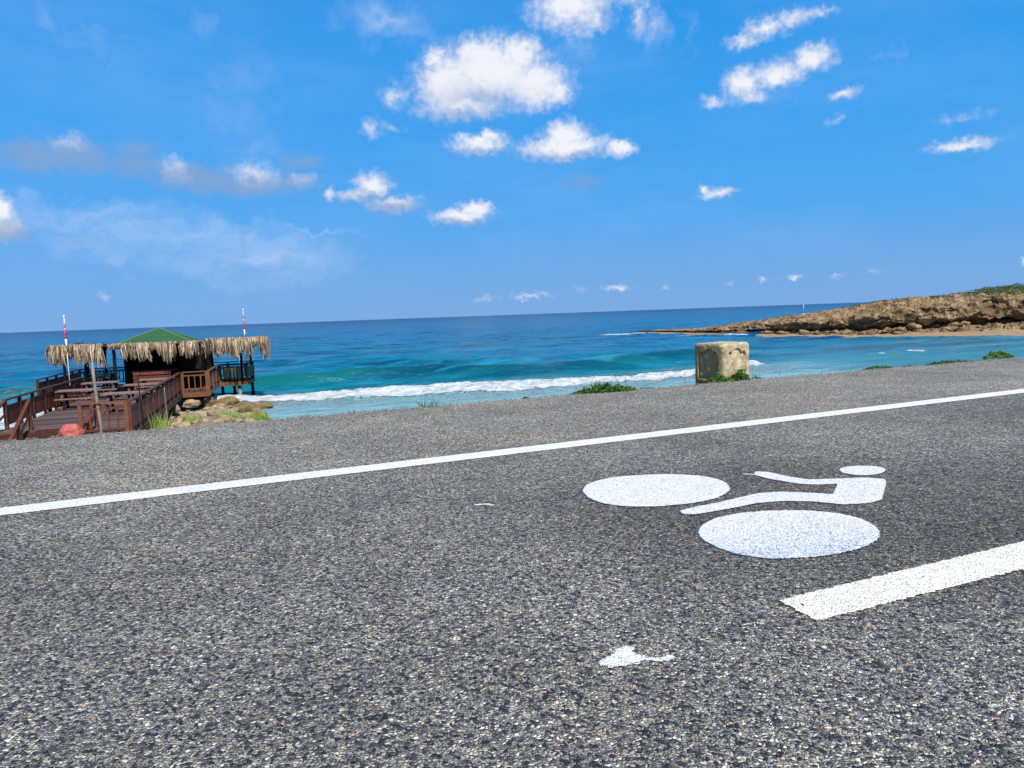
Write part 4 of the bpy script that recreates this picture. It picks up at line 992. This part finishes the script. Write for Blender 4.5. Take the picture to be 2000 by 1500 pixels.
# ---- boulders
def W3(px, py, D):               # point at forward distance D seen in that direction (used for placement data only)
    f = 1450; x = (px-1000)/f; y = -(py-750)/f; c, s = math.cos(R(-2.03)), math.sin(R(-2.03)); xr = x*c-y*s; yr = x*s+y*c
    dy = math.cos(R(5.33))+yr*math.sin(R(5.33)); dz = -math.sin(R(5.33))+yr*math.cos(R(5.33)); t = D/dy
    return Vector((xr*t, D, 1+dz*t))
BO = [(480, 801, 35.2, .66, .5, .42, 'boulder', 'largest brown boulder, in front of the right-hand stilts'), (447, 787, 37.5, .55, .5, .34, 'boulder', 'dark boulder under the foot of the middle stilts'),
      (424, 795, 36.5, .50, .45, .36, 'boulder', 'dark brown boulder left of the largest one'), (471, 818, 33.2, .52, .4, .24, 'stone_pale', 'flat tan slab below the largest boulder'),
      (440, 818, 32.6, .38, .35, .24, 'stone_pale', 'grey tan boulder on the lower right of the rubble'), (503, 815, 33.0, .42, .4, .28, 'boulder', 'mossy low boulder at the water edge beside the road rim'),
      (375, 790, 35.4, .38, .35, .24, 'stone_pale', 'pale rounded stone beneath the lattice railing'), (335, 800, 33.4, .36, .3, .26, 'stone_pale', 'pale stone against the dark under-deck beams'),
      (400, 782, 37.6, .5, .4, .28, 'boulder', 'dark wet boulder in the shade of the deck'), (268, 832, 25.5, .34, .3, .24, 'stone_pale', 'pale stone beside the tall grass tuft'), (415, 826, 31.0, .32, .3, .18, 'stone_pale', 'pale stone behind the bright grass patch'),
      (515, 793, 38.0, .5, .4, .22, 'boulder', 'wet dark stone washed by foam at the right of the stilts')]
for k, (px, py, D, sx, sy, sz, mt, lb) in enumerate(BO):
    o = stone('boulder', W3(px, py, D), sx, sy, sz, M[mt], k+11, k*1.1, 4, .20); tag(o, lb, 'boulder', 'larger boulders beside the deck')
r3 = random.Random(21); protos = []
n_ = 0
while n_ < 190:
    v = r3.uniform(-.3, 3.9); u = r3.uniform(2.0, 16.5)
    p = dk(u, v); z = land_pt(p.x, p.y)
    if z < -3.35 or math.hypot(v, u) < .5: continue
    s = r3.uniform(.10, .26)*(1.15 if r3.random() < .2 else .8)
    if len(protos) < 12: o = stone('stone', (0, 0, 0), 1, 1, 1, M['stone_pale'], n_+40, 0, 3, .24); protos.append(o)
    else: o = protos[n_ % 12].copy(); col.objects.link(o)
    o.location = (p.x, p.y, z+s*.25); o.scale = (s*r3.uniform(1, 1.5), s*r3.uniform(.8, 1.2), s*r3.uniform(.55, .85)); o.rotation_euler = (r3.uniform(-.3, .3), r3.uniform(-.3, .3), r3.uniform(0, 6.28))
    tag(o, 'small pale stone in the rubble beside the wooden deck', 'stone', 'small stones of the rubble bank'); n_ += 1

# fallen rocks at the foot of the headland
r4 = random.Random(9); PR = [stone('fallen_rock', (0, 0, -50), 1, 1, 1, M['rock_cliff'], 300+k, 0, 3, .3) for k in range(4)]
wh = ['near the tip', 'left part of the foot', 'middle of the foot', 'where the sand widens', 'right part of the beach', 'far right of the beach']
for k in range(34):
    a = 48+38*k/34+r4.uniform(-1, 1); x0, y0, B = [np.interp(a, cum, HN[:, j]) for j in (0, 1, 2)]
    dd = r4.uniform(.15, .95)*B; x, y = x0+G[0]*dd, y0+G[1]*dd; z = head_z(x, y) or -3.2
    if z > -1.8: continue
    s = r4.uniform(.2, .75); o = PR[k] if k < 4 else PR[k % 4].copy()
    if k >= 4: col.objects.link(o)
    o.location = (x, y, z+s*.15); o.scale = (s*1.3, s, s*.7); o.rotation_euler = (0, 0, r4.uniform(0, 6))
    tag(o, 'brown fallen rock on the shore below the headland cliff, '+wh[min(5, k//6)], 'rock', 'fallen rocks below the headland')
for o in PR:
    if o.location.z < -40: bpy.data.objects.remove(o)
# ================================================================== WEEDS along the rim
def weed(name, p, rx, ry, h, nleaf, nblade, bh, mat, mat2, seed, leaf=.022, bw=.006, label='', cat='weed', rz=0, lean=.5):
    r = random.Random(seed); m = MB(); root = None
    for _ in range(nleaf):
        a = r.uniform(0, 6.283); k = r.random()**.6
        lump = .55+.9*abs(noise.noise(Vector((k*math.cos(a)*rx*9, seed, k*math.sin(a)*5))))
        x, y = rx*k*math.cos(a), ry*k*math.sin(a); z = h*(1-k**2)*lump*r.uniform(.2, 1.05)
        e = Euler((r.uniform(-1.0, 1.0), r.uniform(-1.0, 1.0), r.uniform(0, 6.3))).to_matrix(); L = leaf*r.uniform(.6, 1.5)
        pts = [(-L, 0, 0), (-.25*L, -L*.42, .10*L), (.6*L, -L*.30, .05*L), (L, 0, -.12*L), (.6*L, L*.30, .05*L), (-.25*L, L*.42, .10*L)]
        m.add([e @ Vector(q)+Vector((x, y, z+.008)) for q in pts], [(0, 1, 2, 5), (2, 3, 4, 5)] if False else [(0, 1, 2, 3, 4, 5)])
    if nleaf: root = m.build(name, mat)
    if nblade:
        m = MB()
        for _ in range(nblade):
            a = r.uniform(0, 6.283); k = r.random()**.7; x, y = rx*.75*k*math.cos(a), ry*.75*k*math.sin(a)
            H = bh*r.uniform(.35, 1.0); ln = r.uniform(-lean, lean); ly = r.uniform(-lean, lean)*.6; cz = math.cos(a)
            w_ = bw*r.uniform(.6, 1.3); ta = r.uniform(0, 3.14); tw = Vector((math.cos(ta), math.sin(ta)*.5, 0)); prev = None; vs = []
            for i in range(5):
                f = i/4; c = Vector((x+ln*H*f**1.7, y+ly*H*f**1.7, H*(f-.18*f*f*abs(ln)*1.6))); ww = w_*(1-f**1.6)+.0008
                vs += [c-tw*ww, c+tw*ww]
            m.add(vs, [(2*i, 2*i+1, 2*i+3, 2*i+2) for i in range(4)])
        bl_o = m.build('blades' if root else name, mat2, root)
        root = root or bl_o
    root.location = p; root.rotation_euler = (0, 0, rz)
    return tag(root, label, cat)
RZ = math.atan2(ED.y, ED.x)
def G0(px, py, D=None):          # point of the road rim plane
    d = W3(px, py, 1.0) - Vector((0, 0, 1)); t = -1.0/d.z if D is None else D
    return Vector((0, 0, 1)) + d*t
LD, LF, GB = M['leaf_dark'], M['leaf'], M['grass_b']
def rimp(px, py, dz=-.03): q = G0(px, py); return Vector((q.x, q.y, dz))
weed('weed_clump', rimp(1180, 765), .46, .16, .13, 2300, 30, .26, LD, M['leaf'], 1, .019, .006, 'long mound of dark green weeds with spiky blades, left of the concrete block', rz=RZ*.6, lean=.8)
weed('weed_clump', rimp(1228, 763), .13, .10, .11, 320, 12, .18, LF, M['leaf'], 31, .018, .005, 'small upright green weed at the right end of the long weed mound', rz=RZ*.6, lean=.5)
weed('weed_clump', Vector((2.86, 10.13, -.02)), .20, .09, .11, 600, 10, .13, LF, M['leaf'], 2, .020, .004, 'low light green weeds under the left face of the concrete block', rz=-.6)
weed('weed_clump', Vector((3.14, 10.18, -.02)), .17, .08, .21, 700, 14, .22, LD, M['leaf'], 3, .020, .005, 'leafy dark green weed climbing the right face of the concrete block', rz=.5, lean=.4)
weed('grass_tuft', rimp(833, 795), .18, .08, .03, 60, 24, .14, LD, M['leaf_dark'], 4, .014, .005, 'thin fan of dark grass blades on the rim between deck and block', 'grass', lean=.9)
weed('grass_tuft', rimp(598, 814), .14, .07, .03, 60, 16, .10, LD, M['leaf_dark'], 5, .013, .004, 'short grass tuft on the rim just right of the boulders', 'grass', lean=.9)
weed('grass_tuft', rimp(686, 807), .14, .07, .02, 50, 16, .09, LD, M['leaf_dark'], 6, .013, .004, 'sparse grass tuft on the rim in front of the foam', 'grass', lean=.7)
weed('weed_clump', rimp(1027, 777), .05, .04, .05, 90, 4, .06, LF, M['leaf'], 7, .014, .004, 'tiny leafy weed alone on the rim in the middle of the picture')
weed('weed_clump', rimp(1262, 755), .10, .05, .015, 60, 4, .03, LD, M['leaf_dark'], 8, .012, .004, 'flat dark weed just left of the concrete block')
weed('weed_clump', rimp(1108, 771), .07, .05, .02, 70, 0, .03, LD, M['leaf_dark'], 38, .012, .004, 'tiny dark weed touching the left end of the long mound')
weed('grass_tuft', rimp(1478, 736), .10, .05, .02, 40, 14, .10, LD, M['leaf_dark'], 9, .012, .005, 'few grass blades beside the right foot of the concrete block', 'grass', lean=.9)
weed('weed_clump', rimp(1716, 717), .32, .09, .05, 420, 12, .09, LD, M['leaf'], 10, .017, .004, 'creeping weed on the rim, first one right of the block', rz=RZ)
weed('weed_clump', rimp(1775, 714), .16, .06, .03, 160, 4, .06, LD, M['leaf'], 11, .015, .004, 'small flat creeping weed between two longer ones', rz=RZ)
weed('weed_clump', rimp(1855, 707), .55, .10, .05, 650, 14, .08, LD, M['leaf'], 12, .018, .004, 'long flat creeping weed on the rim towards the right edge', rz=RZ)
weed('weed_clump', rimp(1950, 696), .34, .14, .12, 900, 14, .10, LF, M['leaf'], 13, .024, .004, 'thick bright weed patch on the rim at the right edge of the view', rz=RZ)
for px, py, h, lb in [(1338, 752, .20, 'thin dry stalk on the rim left of the concrete block'), (1523, 730, .13, 'bent dry stalk on the rim right of the concrete block'), (1605, 727, .10, 'short dry stalk alone on the rim further right of the block'), (985, 782, .07, 'single short blade on the rim left of the tiny leafy weed'), (1222, 757, .22, 'long thin stalk rising out of the weed mound'), (1355, 748, .05, 'stub of a dry stalk at the block')]:
    m = MB(); m.tube([(0, 0, 0), (.006, 0, h*.5), (-.008 if h > .15 else .02, 0, h)], [.0035, .0028, .0015], 5)
    o = m.build('dry_stalk', M['stalk']); o.location = rimp(px, py); tag(o, lb, 'stalk')
# loose grit broken off the rim
m = MB(); rg = random.Random(77)
for _ in range(2600):
    s = rg.uniform(-6, 24); q = .03+abs(rg.gauss(0, .075))*(1 if rg.random() < .5 else -.7); p = road(s, q+float(np.interp(s, ss_road, rag_road)), 0)
    a = rg.uniform(.004, .013); z = -.02 if q > .03 else 0.002
    b = [Vector((rg.uniform(-1, 1), rg.uniform(-1, 1), rg.uniform(-.5, 1))).normalized()*a for _ in range(3)]
    tp = Vector((rg.uniform(-.3, .3)*a, rg.uniform(-.3, .3)*a, a*rg.uniform(.6, 1.2)))
    c = Vector((p.x, p.y, z)); base = [c+Vector((a*math.cos(k*1.57+tp.x*99)*rg.uniform(.7, 1.2), a*math.sin(k*1.57+tp.x*99)*rg.uniform(.7, 1.2), -.002)) for k in range(4)]
    m.add(base+[c+tp], [(0, 1, 4), (1, 2, 4), (2, 3, 4), (3, 0, 4)])
tag(m.build('loose_grit', M['stone_grit']), 'scattered grit and crumbled asphalt along the road rim', 'gravel', kind='stuff')
# bright grass between rim and deck
def gp(u, v): p = dk(u, v); return Vector((p.x, p.y, land_pt(p.x, p.y)-.02))
weed('grass_tuft', gp(1.2, .75), .35, .22, .12, 200, 80, .95, LF, GB, 14, .05, .018, 'tall bright green grass tuft at the front right corner of the deck', 'grass', lean=.28)
weed('grass_tuft', gp(4.0, 1.5), .6, .4, .14, 260, 130, .50, LF, GB, 15, .05, .016, 'low yellow green grass among the stones close to the deck', 'grass', lean=.6)
weed('grass_tuft', gp(6.0, 2.6), .7, .4, .16, 300, 170, .52, LF, GB, 16, .05, .016, 'bright grass patch in the middle of the rubble bank', 'grass', lean=.6)
weed('grass_tuft', gp(7.6, 3.5), .65, .4, .18, 420, 240, .58, LF, GB, 17, .06, .018, 'thickest bright green grass patch on the rubble near the road rim', 'grass', lean=.6)
weed('grass_tuft', W3(517, 818, 30) - Vector((0, 0, .1)), .35, .25, .16, 240, 40, .5, LF, GB, 18, .05, .014, 'yellow green grass at the right end of the rubble beside the water', 'grass', lean=.5)
